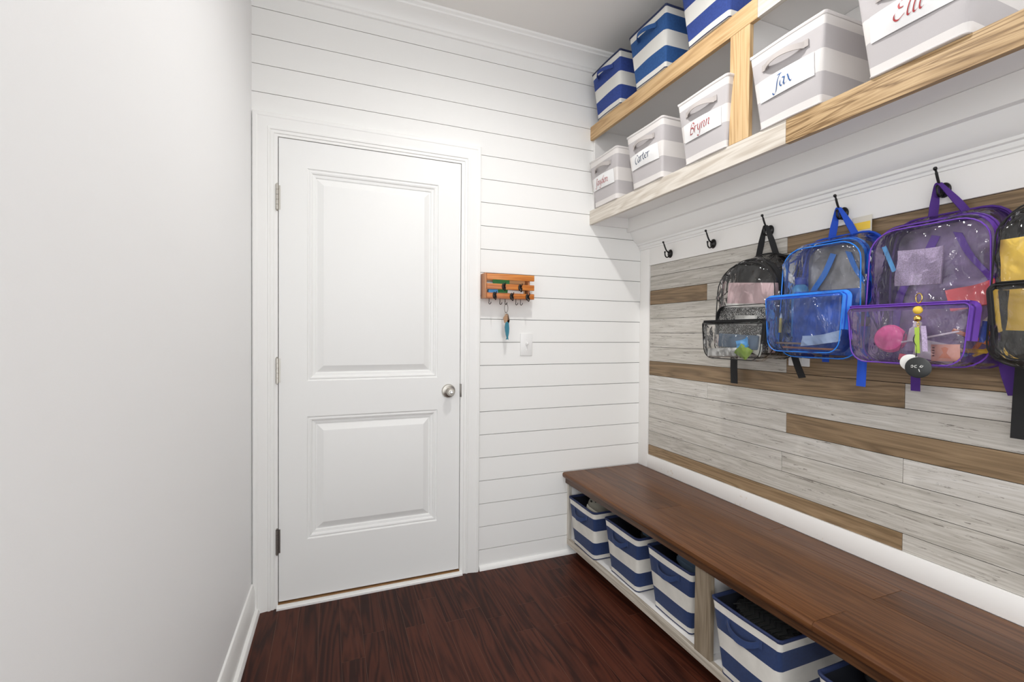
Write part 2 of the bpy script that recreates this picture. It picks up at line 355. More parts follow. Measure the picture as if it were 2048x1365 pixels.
# back wall: horizontal shiplap with real grooves
PZ = [.092+.1185*k for k in range(-1, 24)]
def shiplap(mb, x0, x1, z0, z1):
    prof = [(0, z0)]
    for z in PZ:
        if z0 < z < z1: prof += [(0, z-.0015), (.006, z-.0015), (.006, z+.0015), (0, z+.0015)]
    prof.append((0, z1))
    for i in range(len(prof)-1):
        a, b = prof[i], prof[i+1]; g = 1 if (a[0] > 0 and b[0] > 0) else 0
        mb.add([(x0, a[0], a[1]), (x1, a[0], a[1]), (x1, b[0], b[1]), (x0, b[0], b[1])], [[0, 1, 2, 3]], g)
wb = MB(); shiplap(wb, -2.12, .02, 2.075, CZ); shiplap(wb, -1.045, .02, FZ, 2.075); wb.add([(-2.12, 0, FZ), (-1.95, 0, FZ), (-1.95, 0, 2.075), (-2.12, 0, 2.075)], [[0, 1, 2, 3]], 0)
wb.box(-2.12, .02, .0065, .11, 2.075, CZ, 0); wb.box(-1.045, .02, .0065, .11, FZ, 2.075, 0); wb.box(-2.12, -1.95, .0065, .11, FZ, 2.075, 0)
tag(wb.obj('wall_back', ['shiplap', 'groove'], smooth=0, fix=False), kind='structure')
# crown over the shiplap
cr = MB(); cp = [(0, 2.650), (-.012, 2.650), (-.014, 2.662), (-.020, 2.668), (-.022, 2.674), (-.030, 2.686), (-.044, 2.700), (-.062, 2.710), (-.072, 2.713), (-.074, 2.720), (-.084, 2.726), (-.086, CZ), (0, CZ)]
cr.prism([(y, z) for y, z in cp], 'X', -1.998, -.001); tag(cr.obj('trim_1', 'trim', smooth=.35), kind='structure')
# quarter round along the floor
qr = MB(); qr.prism([(0, FZ), (-.018, FZ), (-.017, .000), (-.012, .007), (-.005, .011), (0, .012)], 'X', -.979, -.418); tag(qr.obj('trim_2', 'trim'), kind='structure')
# right wall: white backing, framed plank panel set 8 mm behind the white boards
PB = [1.597] + [1.533-.0797*k for k in range(13)] + [.520]
PA, PE = -.082, -3.2
rows = [[(PA, -.925, 0), (-.925, PE, 1)], [(PA, -.93, 0), (-.93, -1.75, 0), (-1.75, PE, 0)], [(PA, -.507, 1), (-.507, -1.338, 0), (-1.338, PE, 0)],
        [(PA, -.93, 0), (-.93, -1.75, 0), (-1.75, PE, 0)], [(PA, -1.338, 0), (-1.338, PE, 0)], [(PA, -.52, 0), (-.52, -.93, 0), (-.93, PE, 0)],
        [(PA, -.93, 0), (-.93, PE, 1)], [(PA, -1.338, 1), (-1.338, PE, 0)], [(PA, -.518, 0), (-.518, -1.75, 0), (-1.75, PE, 0)],
        [(PA, -.933, 0), (-.933, PE, 1)], [(PA, -1.337, 0), (-1.337, PE, 0)], [(PA, -.916, 0), (-.916, PE, 0)], [(PA, -1.75, 0), (-1.75, PE, 0)], [(PA, -1.339, 1), (-1.339, PE, 0)]]
TONE = {(8, 0): .9, (8, 1): .55, (0, 0): .18, (1, 0): .2, (5, 0): .65, (10, 1): .95, (7, 1): .6, (13, 1): .4, (3, 0): .35, (4, 0): .7, (9, 0): .8}
wr = MB(); wr.box(.012, .12, BACKY, .0, FZ, CZ, 2); wr.box(.0114, .0122, PE, PA, .52, 1.597, 3)
for k, row in enumerate(rows):
    for j, (ya, yb, c) in enumerate(row):
        wr.box(.008, .0112, yb+.0006, ya-.0006, PB[k+1]+.0009, PB[k]-.0009, c, .0006, TONE.get((k, j), random.uniform(.25, .75)), 1)
tag(wr.obj('wall_right', ['planks_grey', 'planks_brown', 'wall', 'toe'], smooth=0), kind='structure')
fr = MB(); fr.box(0, .012, PA, -.0005, .445, 1.87, 0, .001); fr.box(0, .012, PE, PA, 1.597, 1.87, 0, .001); fr.box(0, .012, PE, PA, .4455, .520, 0, .001)
tag(fr.obj('trim_3', 'stained_white'), kind='structure')
t_, p_ = nt(M['stained_white']); N_, L_ = t_.nodes, t_.links           # rusty scuffs on the white board above the bench
tc_ = N_.new('ShaderNodeTexCoord'); nz_ = N_.new('ShaderNodeTexNoise'); nz_.inputs['Scale'].default_value = 9; nz_.inputs['Detail'].default_value = 7; nz_.inputs['Roughness'].default_value = .7
L_.new(tc_.outputs['Object'], nz_.inputs['Vector']); sx = N_.new('ShaderNodeSeparateXYZ'); L_.new(tc_.outputs['Object'], sx.inputs[0])
mr_ = N_.new('ShaderNodeMapRange'); mr_.inputs[1].default_value = .445; mr_.inputs[2].default_value = .60; mr_.inputs[3].default_value = .06; mr_.inputs[4].default_value = -.12; L_.new(sx.outputs[2], mr_.inputs[0])
ad_ = N_.new('ShaderNodeMath'); ad_.operation = 'ADD'; L_.new(nz_.outputs['Fac'], ad_.inputs[0]); L_.new(mr_.outputs[0], ad_.inputs[1])
rr = N_.new('ShaderNodeValToRGB'); rr.color_ramp.elements[0].position = .66; rr.color_ramp.elements[0].color = (.90, .89, .87, 1); rr.color_ramp.elements[1].position = .76; rr.color_ramp.elements[1].color = (.62, .47, .28, 1)
L_.new(ad_.outputs[0], rr.inputs[0]); L_.new(rr.outputs[0], p_.inputs['Base Color'])
# crown under the wall shelf
uc = MB(); up_ = [(0, 1.867), (-.099, 1.867), (-.099, 1.793), (-.073, 1.793), (-.071, 1.788), (-.063, 1.770), (-.053, 1.752), (-.040, 1.738), (-.026, 1.730), (-.025, 1.721), (-.014, 1.719), (-.012, 1.706), (-.006, 1.702), (-.006, 1.694), (0, 1.693)]
uc.prism(up_, 'Y', PE, -.001); tag(uc.obj('trim_4', 'trim', smooth=.35), kind='structure')

# ------------------------------------------------------------------ door
DX0, DX1, DZ0, DZ1 = -1.8965, -1.0845, .017, 2.0445
dr = MB()
panels = [(-1.783, -1.197, .985, 1.927), (-1.783, -1.197, .276, .827)]
xs = [DX0, -1.783, -1.197, DX1]; zs = [DZ0, .276, .827, .985, 1.927, DZ1]
for i in range(3):
    for k in range(5):
        if i == 1 and k in (1, 3): continue
        dr.add([(xs[i], 0, zs[k]), (xs[i+1], 0, zs[k]), (xs[i+1], 0, zs[k+1]), (xs[i], 0, zs[k+1])], [[0, 1, 2, 3]])
steps = [(0, 0), (.002, .004), (.006, .0055), (.012, .003), (.018, .005), (.022, .010), (.033, .012), (.036, .017), (.040, .0165), (.067, .0035), (.070, .003)]
for x0, x1, z0, z1 in panels:
    rings = [[(x0+a, d, z0+a), (x1-a, d, z0+a), (x1-a, d, z1-a), (x0+a, d, z1-a)] for a, d in steps]
    dr.loft(rings, 0, False, True)
dr.add([(DX0, 0, DZ0), (DX1, 0, DZ0), (DX1, 0, DZ1), (DX0, 0, DZ1), (DX0, .04, DZ0), (DX1, .04, DZ0), (DX1, .04, DZ1), (DX0, .04, DZ1)], [[0, 1, 5, 4], [1, 2, 6, 5], [2, 3, 7, 6], [3, 0, 4, 7], [4, 5, 6, 7]])
door = dr.obj('door_1', 'door', smooth=.2); tag(door, kind='structure')
for zc in (1.786, 1.035, .285):
    h = MB()
    for k in range(5): h.tube([(-1.902, -.006, zc-.054+.0216*k+.0006), (-1.902, -.006, zc-.054+.0216*(k+1)-.0006)], .0062, 10)
    h.lathe([(.0045, 0), (.005, .003), (.002, .006)], (-1.902, -.006, zc+.054), (0, 0, 1), 10); h.lathe([(.0045, 0), (.005, .003), (.002, .006)], (-1.902, -.006, zc-.054), (0, 0, -1), 10)
    h.box(-1.8965, -1.890, -.0012, .001, zc-.052, zc+.052, 0)
    h.obj('hinge', 'nickel_dark' if zc < .5 else 'nickel', door)
k = MB(); KX, KZ = -1.142, .917
k.lathe([(.034, 0), (.034, .003), (.031, .008), (.022, .010), (.016, .013), (.0125, .020), (.0125, .028), (.015, .033), (.0195, .040), (.0205, .047), (.0190, .054), (.014, .059), (0, .060)], (KX, 0, KZ), (0, -1, 0), 28)
kn = k.obj('door_knob', 'nickel', door)
kb = MB(); kb.lathe([(.0085, 0), (.0085, .004), (.006, .006)], (KX, -.060, KZ), (0, -1, 0), 14); kb.box(KX-.0015, KX+.0015, -.071, -.064, KZ-.007, KZ+.007, 0, .0005); kb.obj('lock_button', 'silver', kn)
st = MB(); st.box(-1.0835, -1.0775, -.010, .008, .885, .950, 0, .001); tag(st.obj('latch_plate', 'nickel_dark', door), 'dark nickel strike plate')
# jamb, stop and casing
jm = MB(); jm.box(-1.925, -1.8995, -.004, .11, FZ, 2.0745, 0); jm.box(-1.0815, -1.05, -.004, .11, FZ, 2.0745, 0); jm.box(-1.8995, -1.0815, -.004, .11, 2.0475, 2.0745, 0)
jm.box(-1.8995, -1.0815, .046, .11, FZ, 2.0475, 0)
tag(jm.obj('trim_5', 'trim', smooth=0), kind='structure')
cs = MB(); cprof = [(0, 0), (0, .015), (.004, .018), (.016, .018), (.020, .016), (.026, .0155), (.050, .0105), (.056, .010), (.058, .013), (.066, .013), (.069, .009), (.080, .0085), (.082, .0055), (.082, 0)]
sweep(cs, cprof, [(-1.9955, FZ), (-1.9955, 2.140), (-.984, 2.140), (-.984, FZ)])
tag(cs.obj('trim_6', 'trim', smooth=.35), kind='structure')
# threshold: wooden sill and white shoe strip in front of it
sl = MB(); sl.box(-1.8995, -1.0815, -.0035, .046, FZ, .009, 0, .002); tag(sl.obj('trim_7', 'sill_wood'), kind='structure')
ss = MB(); ss.prism([(-.004, FZ), (-.024, FZ), (-.024, -.002), (-.020, .003), (-.010, .005), (-.004, .005)], 'X', -1.904, -1.070); tag(ss.obj('trim_8', 'trim'), kind='structure')

# ------------------------------------------------------------------ light switch, outlet
sw = thing('light_switch', 'white toggle light switch on the shiplap below the key rack', 'light switch', (-.7245, 0, 1.147))
b = MB(); b.box(-.7595, -.6895, -.006, 0, 1.088, 1.206, 0, .003); b.obj('wall_plate', 'plate', sw)
b = MB(); b.box(-.7295, -.7195, -.0062, -.0055, 1.135, 1.159, 0); b.box(-.7285, -.7205, -.021, -.005, 1.146, 1.157, 0, .002, rot=(.5, 0, 0)); b.obj('toggle', 'plate', sw)
for z in (1.117, 1.177):
    b = MB(); b.lathe([(.003, 0), (.003, .0006), (.002, .0012)], (-.7245, -.006, z), (0, -1, 0), 10); b.obj('screw', 'trim', sw)
ol = thing('outlet_plate', 'white outlet plate on the plank wall behind the backpacks', 'outlet', (.008, -.985, 1.115))
b = MB(); b.box(.001, .008, -1.027, -.943, 1.086, 1.200, 0, .002); b.obj('wall_plate', 'plate', ol)
b = MB()
for z in (1.118, 1.165): b.box(0, .0015, -1.002, -.968, z-.016, z+.016, 0, .0006)
b.obj('socket', 'plate', ol)

# ------------------------------------------------------------------ wall shelf
ENDY = -2.55
sh = thing('wall_shelf', 'long two tier cubby shelf of pine and whitewashed boards on the right wall', 'shelf', (-.17, -1.27, 1.813))
def part(name, m, parent, *boxes, bev=.0008):
    b = MB()
    for q in boxes: b.box(*q, 0, bev, random.uniform(.2, .8), 1)
    return b.obj(name, m, parent)
part('shelf_board', 'white', sh, (-.327, -.002, ENDY, -.019, 2.333, 2.352))
part('shelf_board', 'white', sh, (-.327, -.002, ENDY, -.019, 1.868, 1.888))
part('side_panel', 'white', sh, (-.327, -.001, -.018, -.001, 1.813, 2.352))
part('back_panel', 'white', sh, (-.012, -.001, ENDY, -.019, 1.889, 2.332))
part('divider', 'white', sh, (-.327, -.013, -1.012, -.993, 1.889, 2.332))
tag(part('upper_rail', 'pine', sh, (-.346, -.328, -1.073, -.001, 2.279, 2.353)), 'golden pine rail')
tag(part('upper_rail', 'washed', sh, (-.346, -.328, ENDY, -1.0735, 2.279, 2.353)), 'whitewashed rail')
tag(part('stile', 'pine_up', sh, (-.346, -.328, -1.044, -.961, 1.8895, 2.2785)), 'golden pine upright')
tag(part('lower_rail', 'washed', sh, (-.346, -.328, -1.185, -.001, 1.813, 1.889)), 'whitewashed rail')
tag(part('lower_rail', 'pine_dark', sh, (-.346, -.328, ENDY, -1.1855, 1.813, 1.889)), 'brown knotty pine rail')

# ------------------------------------------------------------------ bench
bn = thing('storage_bench', 'long built-in bench with dark stained plank seat along the right wall', 'bench', (-.24, -1.27, FZ))
b = MB(); xe = [-.5, -.366, -.232, -.098, -.0005]
joints = [[-1.406], [-.62, -2.1], [-1.397], [-.95, -1.9]]
for i in range(4):
    ys = [-.001] + joints[i] + [ENDY]
    for j in range(len(ys)-1):
        a, c = xe[i]+.0007, xe[i+1]-.0007; y0, y1 = ys[j+1]+.0005, ys[j]-.0005; rn = random.uniform(.15, .85)
        if i == 0:
            prof = [(c, .416), (-.490, .416), (-.497, .419), (-.5005, .426), (-.5005, .436), (-.497, .442), (-.490, .445), (c, .445)]
            b.prism(prof, 'Y', y0, y1, 0, rn)
        else: b.box(a, c, y0, y1, .416, .445, 0, .0006, rn, 1)
b.obj('seat', 'bench', bn, smooth=.5)
part('apron', 'bench_edge', bn, (-.482, -.462, ENDY, -.001, .385, .4155))
part('lower_rail', 'weathered', bn, (-.470, -.452, ENDY, -.001, .043, .075))
part('stile', 'weathered_up', bn, (-.470, -.452, -1.029, -.956, .0755, .3845))
part('end_stile', 'weathered_pale', bn, (-.470, -.452, -.020, -.001, .0755, .3845))
part('bottom_board', 'white', bn, (-.4515, -.002, ENDY, -.0195, .055, .073))
part('side_panel', 'white', bn, (-.4515, -.001, -.019, -.001, .055, .415))
part('back_panel', 'white', bn, (-.014, -.002, ENDY, -.0195, .0735, .415))
part('divider', 'white', bn, (-.4515, -.0145, -1.002, -.984, .0735, .415))
part('toe_kick', 'toe', bn, (-.412, -.395, ENDY, -.001, FZ, .0545))

# ------------------------------------------------------------------ baskets
GLY = {'a': ([[(.78, .85), (.45, 1.0), (.12, .7), (.06, .25), (.3, 0), (.62, .3), (.8, .98)], [(.8, .98), (.7, .3), (.77, .02), (.97, .12)]], 1.05),
 'y': ([[(.05, .9), (.2, 1.0), (.18, .4), (.35, .05), (.65, .3), (.8, 1.0)], [(.8, 1.0), (.72, .2), (.58, -.5), (.25, -.8), (-.05, -.65)]], 1.05),
 'd': ([[(.78, .85), (.45, 1.0), (.12, .7), (.06, .25), (.3, 0), (.62, .3), (.8, .98)], [(.98, 1.85), (.8, .9), (.7, .3), (.77, .02), (.97, .12)]], 1.05),
 'e': ([[(.1, .48), (.5, .58), (.7, .82), (.45, 1.0), (.14, .7), (.08, .25), (.35, 0), (.74, .2)]], .88),
 'n': ([[(.0, .88), (.16, 1.0), (.1, .4), (.05, 0)], [(.08, .5), (.35, .92), (.6, .98), (.66, .7), (.58, .2), (.68, 0), (.88, .12)]], 1.0),
 'r': ([[(.0, .88), (.16, 1.0), (.1, .4), (.05, 0)], [(.08, .5), (.3, .9), (.62, .96)]], .72),
 't': ([[(.3, 1.5), (.2, .7), (.18, .15), (.35, 0), (.6, .15)], [(-.05, .98), (.58, 1.02)]], .66),
 'x': ([[(.0, .88), (.2, 1.0), (.5, .3), (.75, 0), (.97, .12)], [(.88, 1.0), (.4, .45), (0, 0)]], 1.0),
 'l': ([[(.3, 1.85), (.2, .9), (.12, .2), (.25, 0), (.46, .12)]], .52),
 'i': ([[(.03, .88), (.2, 1.0), (.12, .25), (.25, 0), (.46, .12)], [(.27, 1.4), (.31, 1.47)]], .52),
 'J': ([[(.1, 1.5), (.4, 1.75), (1.0, 1.78)], [(.78, 1.76), (.6, .8), (.4, -.3), (.05, -.65), (-.2, -.4)]], 1.0),
 'C': ([[(1.05, 1.45), (.8, 1.75), (.35, 1.5), (.08, .8), (.2, .15), (.6, 0), (1.0, .3)]], 1.15),
 'B': ([[(.3, 1.65), (.2, .8), (.05, 0)], [(.0, 1.5), (.5, 1.8), (.95, 1.5), (.75, 1.05), (.3, .92)], [(.3, .92), (.82, .85), (1.0, .45), (.7, .05), (.0, .02)]], 1.15),
 'E': ([[(1.05, 1.55), (.7, 1.78), (.32, 1.5), (.5, 1.05), (.85, .98)], [(.5, 1.0), (.1, .6), (.12, .2), (.5, 0), (1.05, .3)]], 1.2)}
def lettering(word, F, xh, u0, v0, nib=.17, slant=.22, tilt=0.0):
    """broad-nib script on the surface F(u, v, off), lengths in metres"""
    mb = MB(); pen = 0.0; na = math.radians(38); nx, ny = math.cos(na)*nib/2*xh, math.sin(na)*nib/2*xh
    for ch in word:
        strokes, adv = GLY[ch]
        for st_ in strokes:
            P = catmull([(pen+q[0], q[1], 0) for q in st_], 6); V = []; Fc = []
            for q in P:
                u = u0 + (q.x + slant*q.y)*xh; v = v0 + q.y*xh + tilt*(q.x*xh)
                V += [F(u-nx, v-ny, .0012), F(u+nx, v+ny, .0012)]
            for i in range(len(P)-1): Fc.append([2*i, 2*i+1, 2*i+3, 2*i+2])
            o = len(V); V += [Vector(a)+Vector((.0008, 0, 0)) for a in V]
            Fc2 = [[a+o for a in f[::-1]] for f in Fc]; mb.add(V, Fc+Fc2)
        pen += adv
    return mb
def word_len(word): return sum(GLY[c][1] for c in word)

SLANT = {'Carter': .06}
def basket(loc, label, group, style, handle='out', word=None, ink=None, rotz=0.0, wt=.258, wb_=.205, dt=.315, db=.27, H=.25, seed=0, cat='storage basket', xh=.0165, tiltw=0.0):
    rnd = random.Random(seed)
    root = thing('storage_basket' if style != 'grey' else 'name_basket', label, cat, loc, group, (0, 0, rotz))
    dark = {'grey': 'grey_canvas', 'navy': 'navy', 'blue': 'blue', 'royal': 'royal'}[style]
    light = {'grey': 'warm_white', 'navy': 'soiled', 'blue': 'cream', 'royal': 'cream'}[style]
    rim = 'rim_grey' if style == 'grey' else 'rim_navy'; lin = 'lining_grey' if style == 'grey' else 'lining'
    ph = [rnd.uniform(0, 6) for _ in range(4)]
    def dims(t): return wb_+(wt-wb_)*t, db+(dt-db)*t
    def bulge(t, s): return .005*math.sin(PI*min(1, max(0, t)))*math.cos(PI*s) + .0018*math.sin(7*t+ph[0]+5*s)
    def ring(t, off=0.0, r=(.011 if style != 'navy' else .015), z=None):
        w, d = dims(t); x0, x1, y0, y1 = -d/2-off, d/2+off, -w/2-off, w/2+off; pts = []
        def seg(a, b_, n): return [(a[0]+(b_[0]-a[0])*i/n, a[1]+(b_[1]-a[1])*i/n) for i in range(n)]
        for cx, cy, a0 in ((x1-r, y1-r, 0), (x0+r, y1-r, PI/2), (x0+r, y0+r, PI), (x1-r, y0+r, 1.5*PI)):
            arcp = [(cx+r*math.cos(a0+PI/2*k/5), cy+r*math.sin(a0+PI/2*k/5)) for k in range(6)]
            pts += arcp
            nx_ = {0: (x0+r, y1), PI/2: (x0, y0+r), PI: (x1-r, y0), 1.5*PI: (x1, y1-r)}[a0]
            pts += seg(arcp[-1], nx_, 8)[1:]
        out = []
        for px, py in pts:
            s = py/(w+1e-9); sxx = px/(d+1e-9)
            if abs(px-x0) < 1e-6: px -= bulge(t, s)
            elif abs(py-y0) < 1e-6: py -= bulge(t, sxx)*.6
            elif abs(py-y1) < 1e-6: py += bulge(t, sxx)*.6
            out.append((px, py, H*t if z is None else z))
        return out
    bands = [0, .10, .355, .605, .86, .965, 1.0]; mi = [1, 0, 1, 0, 1, 1]
    ts, mis = [], []
    for i in range(6):
        n = 3 if i < 4 else 1
        for k_ in range(n): ts.append(bands[i]+(bands[i+1]-bands[i])*k_/n); mis.append(mi[i])
    ts.append(1.0)
    mb = MB(); rings = [ring(0, -.012, .02)] + [ring(t) for t in ts]
    mb.loft(rings, 0, True, False, [1]+mis)
    inner = [ring(1.0, -.004), ring(.5, -.005), ring(.02, -.006)]
    mb.loft(inner, 2, False, True)
    mb.obj('body', [dark, light, lin], root, False, smooth=.9)
    rb = MB(); rb.loft([ring(.955, .0012, z=H*.962), ring(.97, .0025, z=H*.975), ring(1, .0022, z=H*.998), ring(1, -.001, z=H*1.006), ring(1, -.0055, z=H*.998), ring(1, -.0062, z=H*.96)], 0)
    rb.obj('rim', rim, root, False, smooth=1.2)
    bb = MB(); bb.loft([ring(0, -.004, z=-.0), ring(0, .0016, z=.001), ring(0, .0018, z=.004), ring(0, .0002, z=.0055)], 0); bb.obj('base_piping', rim if style != 'grey' else 'rim_grey', root, False)
    def F(u, v, off=0.0):
        t = v/H; w, d = dims(t); return Vector((-d/2 - bulge(t, -u/w) - off, -u, v))
    # handle
    hb = MB()
    if style == 'grey':
        zc = H*.745; hw = .066; pts = []
        for k_ in range(17):
            q = -1+2*k_/16; o = .004 + .020*(1-q*q)**.8; pts.append(F(q*hw, zc + .006*(1-q*q) - .003, o))
        hb.ribbon(pts, [Vector((.006*(1-(-1+2*k_/16)**2), 0, .019)) for k_ in range(17)], .0022)
        for s in (-1, 1): hb.ribbon([F(s*hw-.011, zc, .0035), F(s*hw, zc, .0042), F(s*hw+.011, zc, .0035)], Vector((0, 0, .021)), .002)
        hd = hb.obj('handle', 'strap_grey', root, False, smooth=.9)
    else:
        zc = H*.80; hw = .058; pts = []
        dz, ox = (.022, .016) if handle == 'down' else (.006, .036)
        for k_ in range(17):
            q = -1+2*k_/16; e = (1-abs(q)**2.4); pts.append(F(q*hw, zc - dz*e, .003 + ox*e))
        hb.ribbon(pts, [Vector((.004*(1-abs(q)), 0, .020)) for q in [-1+2*k_/16 for k_ in range(17)]], .002)
        for s in (-1, 1): hb.ribbon([F(s*hw-.010, zc, .0022), F(s*hw, zc, .003), F(s*hw+.010, zc, .0022)], Vector((0, 0, .024)), .0018)
        hd = hb.obj('handle', dark, root, False, smooth=.9)
    if style == 'grey':
        v0, v1, hwid = H*.33, H*.60, .092
        def LF(u, v, off=0.0):
            e = (1-(u/hwid)**2); g = (v1-v)/(v1-v0); sag = .010*e*max(0, min(1, 1.1-abs(g-.45)*1.6))
            return F(u, v - .006*e*(g > .5)*0, .003+sag+off)
        lb = MB(); nu, nv = 14, 5; V = []; Fc = []
        for j in range(nv+1):
            for i in range(nu+1): V.append(LF(-hwid+2*hwid*i/nu, v0+(v1-v0)*j/nv))
        for j in range(nv):
            for i in range(nu): a = j*(nu+1)+i; Fc.append([a, a+1, a+nu+2, a+nu+1])
        o = len(V); n_ = len(Fc); V += [v+Vector((.0014, 0, 0)) for v in V]; Fc += [[a+o for a in f[::-1]] for f in Fc]
        bd = [i for i in range(nu+1)] + [(j+1)*(nu+1)-1 for j in range(1, nv+1)] + [nv*(nu+1)+i for i in range(nu-1, -1, -1)] + [j*(nu+1) for j in range(nv-1, 0, -1)]
        for i in range(len(bd)): a, c = bd[i], bd[(i+1) % len(bd)]; Fc.append([a, c, c+o, a+o])
        lb.add(V, Fc); lp = tag(lb.obj('label_pocket', 'label', root, False, smooth=.9), 'white cloth name label')
        L_w = word_len(word)*xh; le = lettering(word, LF, xh, -L_w/2-.004, v0+(v1-v0)*.27, nib=.175, slant=SLANT.get(word, .24), tilt=tiltw)
        tag(le.obj('lettering', ink, lp, False, smooth=0, fix=False), 'handwritten name')
    return root

UP, LO = 2.3535, 1.8895
gA, gB, gC = 'striped baskets on top of the shelf', 'name baskets in the shelf cubbies', 'shoe baskets under the bench'
DC = .135   # half depth at the base
basket((-.352+DC, -.187, UP), 'navy striped basket on the shelf top nearest the shiplap wall', gA, 'royal', 'out', seed=1)
basket((-.352+DC, -.518, UP), 'mid blue striped basket on the shelf top, its strap handle standing out, between two others', gA, 'blue', 'out', seed=2)
basket((-.352+DC, -.858, UP), 'royal blue striped basket on the shelf top above the pine upright, cut by the frame', gA, 'royal', 'out', seed=3)
basket((-.352+DC, -1.20, UP), 'navy striped basket on the shelf top above the whitewashed rail', gA, 'navy', 'out', seed=4) if False else None
basket((-.350+DC, -.166, LO), 'grey and white striped cubby basket nearest the shiplap wall, red script name', gB, 'grey', word='Jayden', ink='red_ink', seed=5, xh=.0185)
basket((-.352+DC, -.506, LO), 'grey and white striped cubby basket with a dark blue upright name', gB, 'grey', word='Carter', ink='navy_ink', tiltw=.06, seed=6, xh=.0205)
basket((-.351+DC, -.850, LO), 'grey and white striped cubby basket with red name, beside the pine upright', gB, 'grey', word='Brynn', ink='red_ink', tiltw=.05, seed=7, xh=.0210)
basket((-.350+DC, -1.196, LO), 'grey and white striped cubby basket with a short blue name, right of the pine upright', gB, 'grey', word='Jax', ink='blue_ink', seed=8, xh=.021)
basket((-.354+DC, -1.534, LO), 'largest looking grey striped cubby basket, red name cut by the top of the frame', gB, 'grey', word='Elli', ink='red_ink', seed=9, xh=.0235)
BB = .0755
basket((-.462+DC, -.172, BB), 'navy striped shoe basket under the bench end, holding a tan clog', gC, 'navy', 'down', seed=11)
basket((-.440+DC, -.486, BB), 'navy striped shoe basket second from the shiplap wall, holding dark sandals', gC, 'navy', 'down', seed=12)
basket((-.430+DC, -.792, BB), 'navy striped shoe basket left of the bench upright, a slate blue shoe inside', gC, 'navy', 'down', seed=13)
basket((-.468+DC, -1.180, BB), 'navy striped shoe basket right of the bench upright, a black grooved sole on top', gC, 'navy', 'down', seed=14)
basket((-.480+DC, -1.550, BB), 'navy striped shoe basket nearest the camera, cut by the bottom of the frame', gC, 'navy', 'down', seed=15)

# ------------------------------------------------------------------ shoes in the baskets
def shoe(name, label, cat, loc, rot, L, W, Ht, m_up, m_sole, holes=0, grooves=0):
    root = thing(name, label, cat, loc, 'shoes in the baskets', rot)
    n = 28; S = MB()
    def outl(s):
        pts = []
        for k in range(n):
            a = 2*PI*k/n; ca, sa = math.cos(a), math.sin(a)
            wd = W/2*(1.0 if ca > 0 else .82); pts.append((L/2*ca*s, wd*sa*(abs(sa)**.0)*s*(1-.10*abs(ca)), 0))
        return pts
    def ringz(s, z): return [(x_, y_, z) for x_, y_, _ in outl(s)]
    S.loft([ringz(.93, 0), ringz(1.0, .006), ringz(1.0, .020), ringz(.95, .024)], 0, True, True)
    S.obj('sole', m_sole, root, False, smooth=.7)
    U = MB(); rings = []
    for k in range(7):
        t = k/6; s = .95*math.cos(t*PI/2*.93)**.55; rings.append([(x_+L*.10*t*(1 if x_ < 9 else 0), y_, .022 + Ht*math.sin(t*PI/2)*(1 if x_ > -L*.1 else .92)) for x_, y_, _ in outl(s)])
    U.loft(rings, 0, False, True); up_o = U.obj('upper', m_up, root, False, smooth=.8)
    if holes:
        Hm = MB()
        for i in range(holes):
            px = L*(.02+.13*(i % 3)); py = W*.26*(-1+(i//3)); r2 = (px/(L*.5))**2+(py/(W*.5))**2
            Hm.lathe([(.0055, -.004), (.0055, .0012), (.004, .0016)], (px+L*.09, py, .021+Ht*math.sqrt(max(.05, 1-r2*.85))), (0, py*6, 1), 10)
        Hm.obj('vent_holes', 'rubber_black', up_o, False)
    if grooves:
        G = MB()
        for i in range(grooves):
            px = -L*.42 + L*.84*i/(grooves-1); hw = W*.42*math.sqrt(max(.05, 1-(px/(L*.52))**2))
            G.tube([(px+.012, -hw, -.0015), (px-.004, -hw*.4, -.0022), (px+.010, 0, -.0022), (px-.004, hw*.4, -.0022), (px+.012, hw, -.0015)], .0026, 6)
        G.obj('tread', 'black_plastic', root, False)
    return root
shoe('clog', 'tan clog with vent holes in the basket at the bench end', 'shoe', (-.372, -.205, .262), (0, -.25, 2.2), .19, .085, .05, 'khaki', 'paper_cream', holes=9)
shoe('sandal', 'dark sandal in the second shoe basket', 'shoe', (-.33, -.535, .26), (.2, .1, 1.2), .20, .08, .035, 'slate', 'rubber_black')
shoe('slip_on_shoe', 'slate blue shoe in the basket left of the bench upright', 'shoe', (-.34, -.84, .275), (0, -.1, 1.9), .19, .085, .05, 'slate', 'slate')
shoe('boot', 'black shoe lying sole up in the basket right of the bench upright', 'shoe', (-.385, -1.180, .300), (PI-.38, .0, 1.60), .225, .110, .05, 'rubber_black', 'rubber_black', grooves=11)
shoe('sneaker', 'black shoe in the basket nearest the camera', 'shoe', (-.35, -1.56, .28), (.1, -.1, 1.6), .22, .10, .06, 'rubber_black', 'rubber_black')

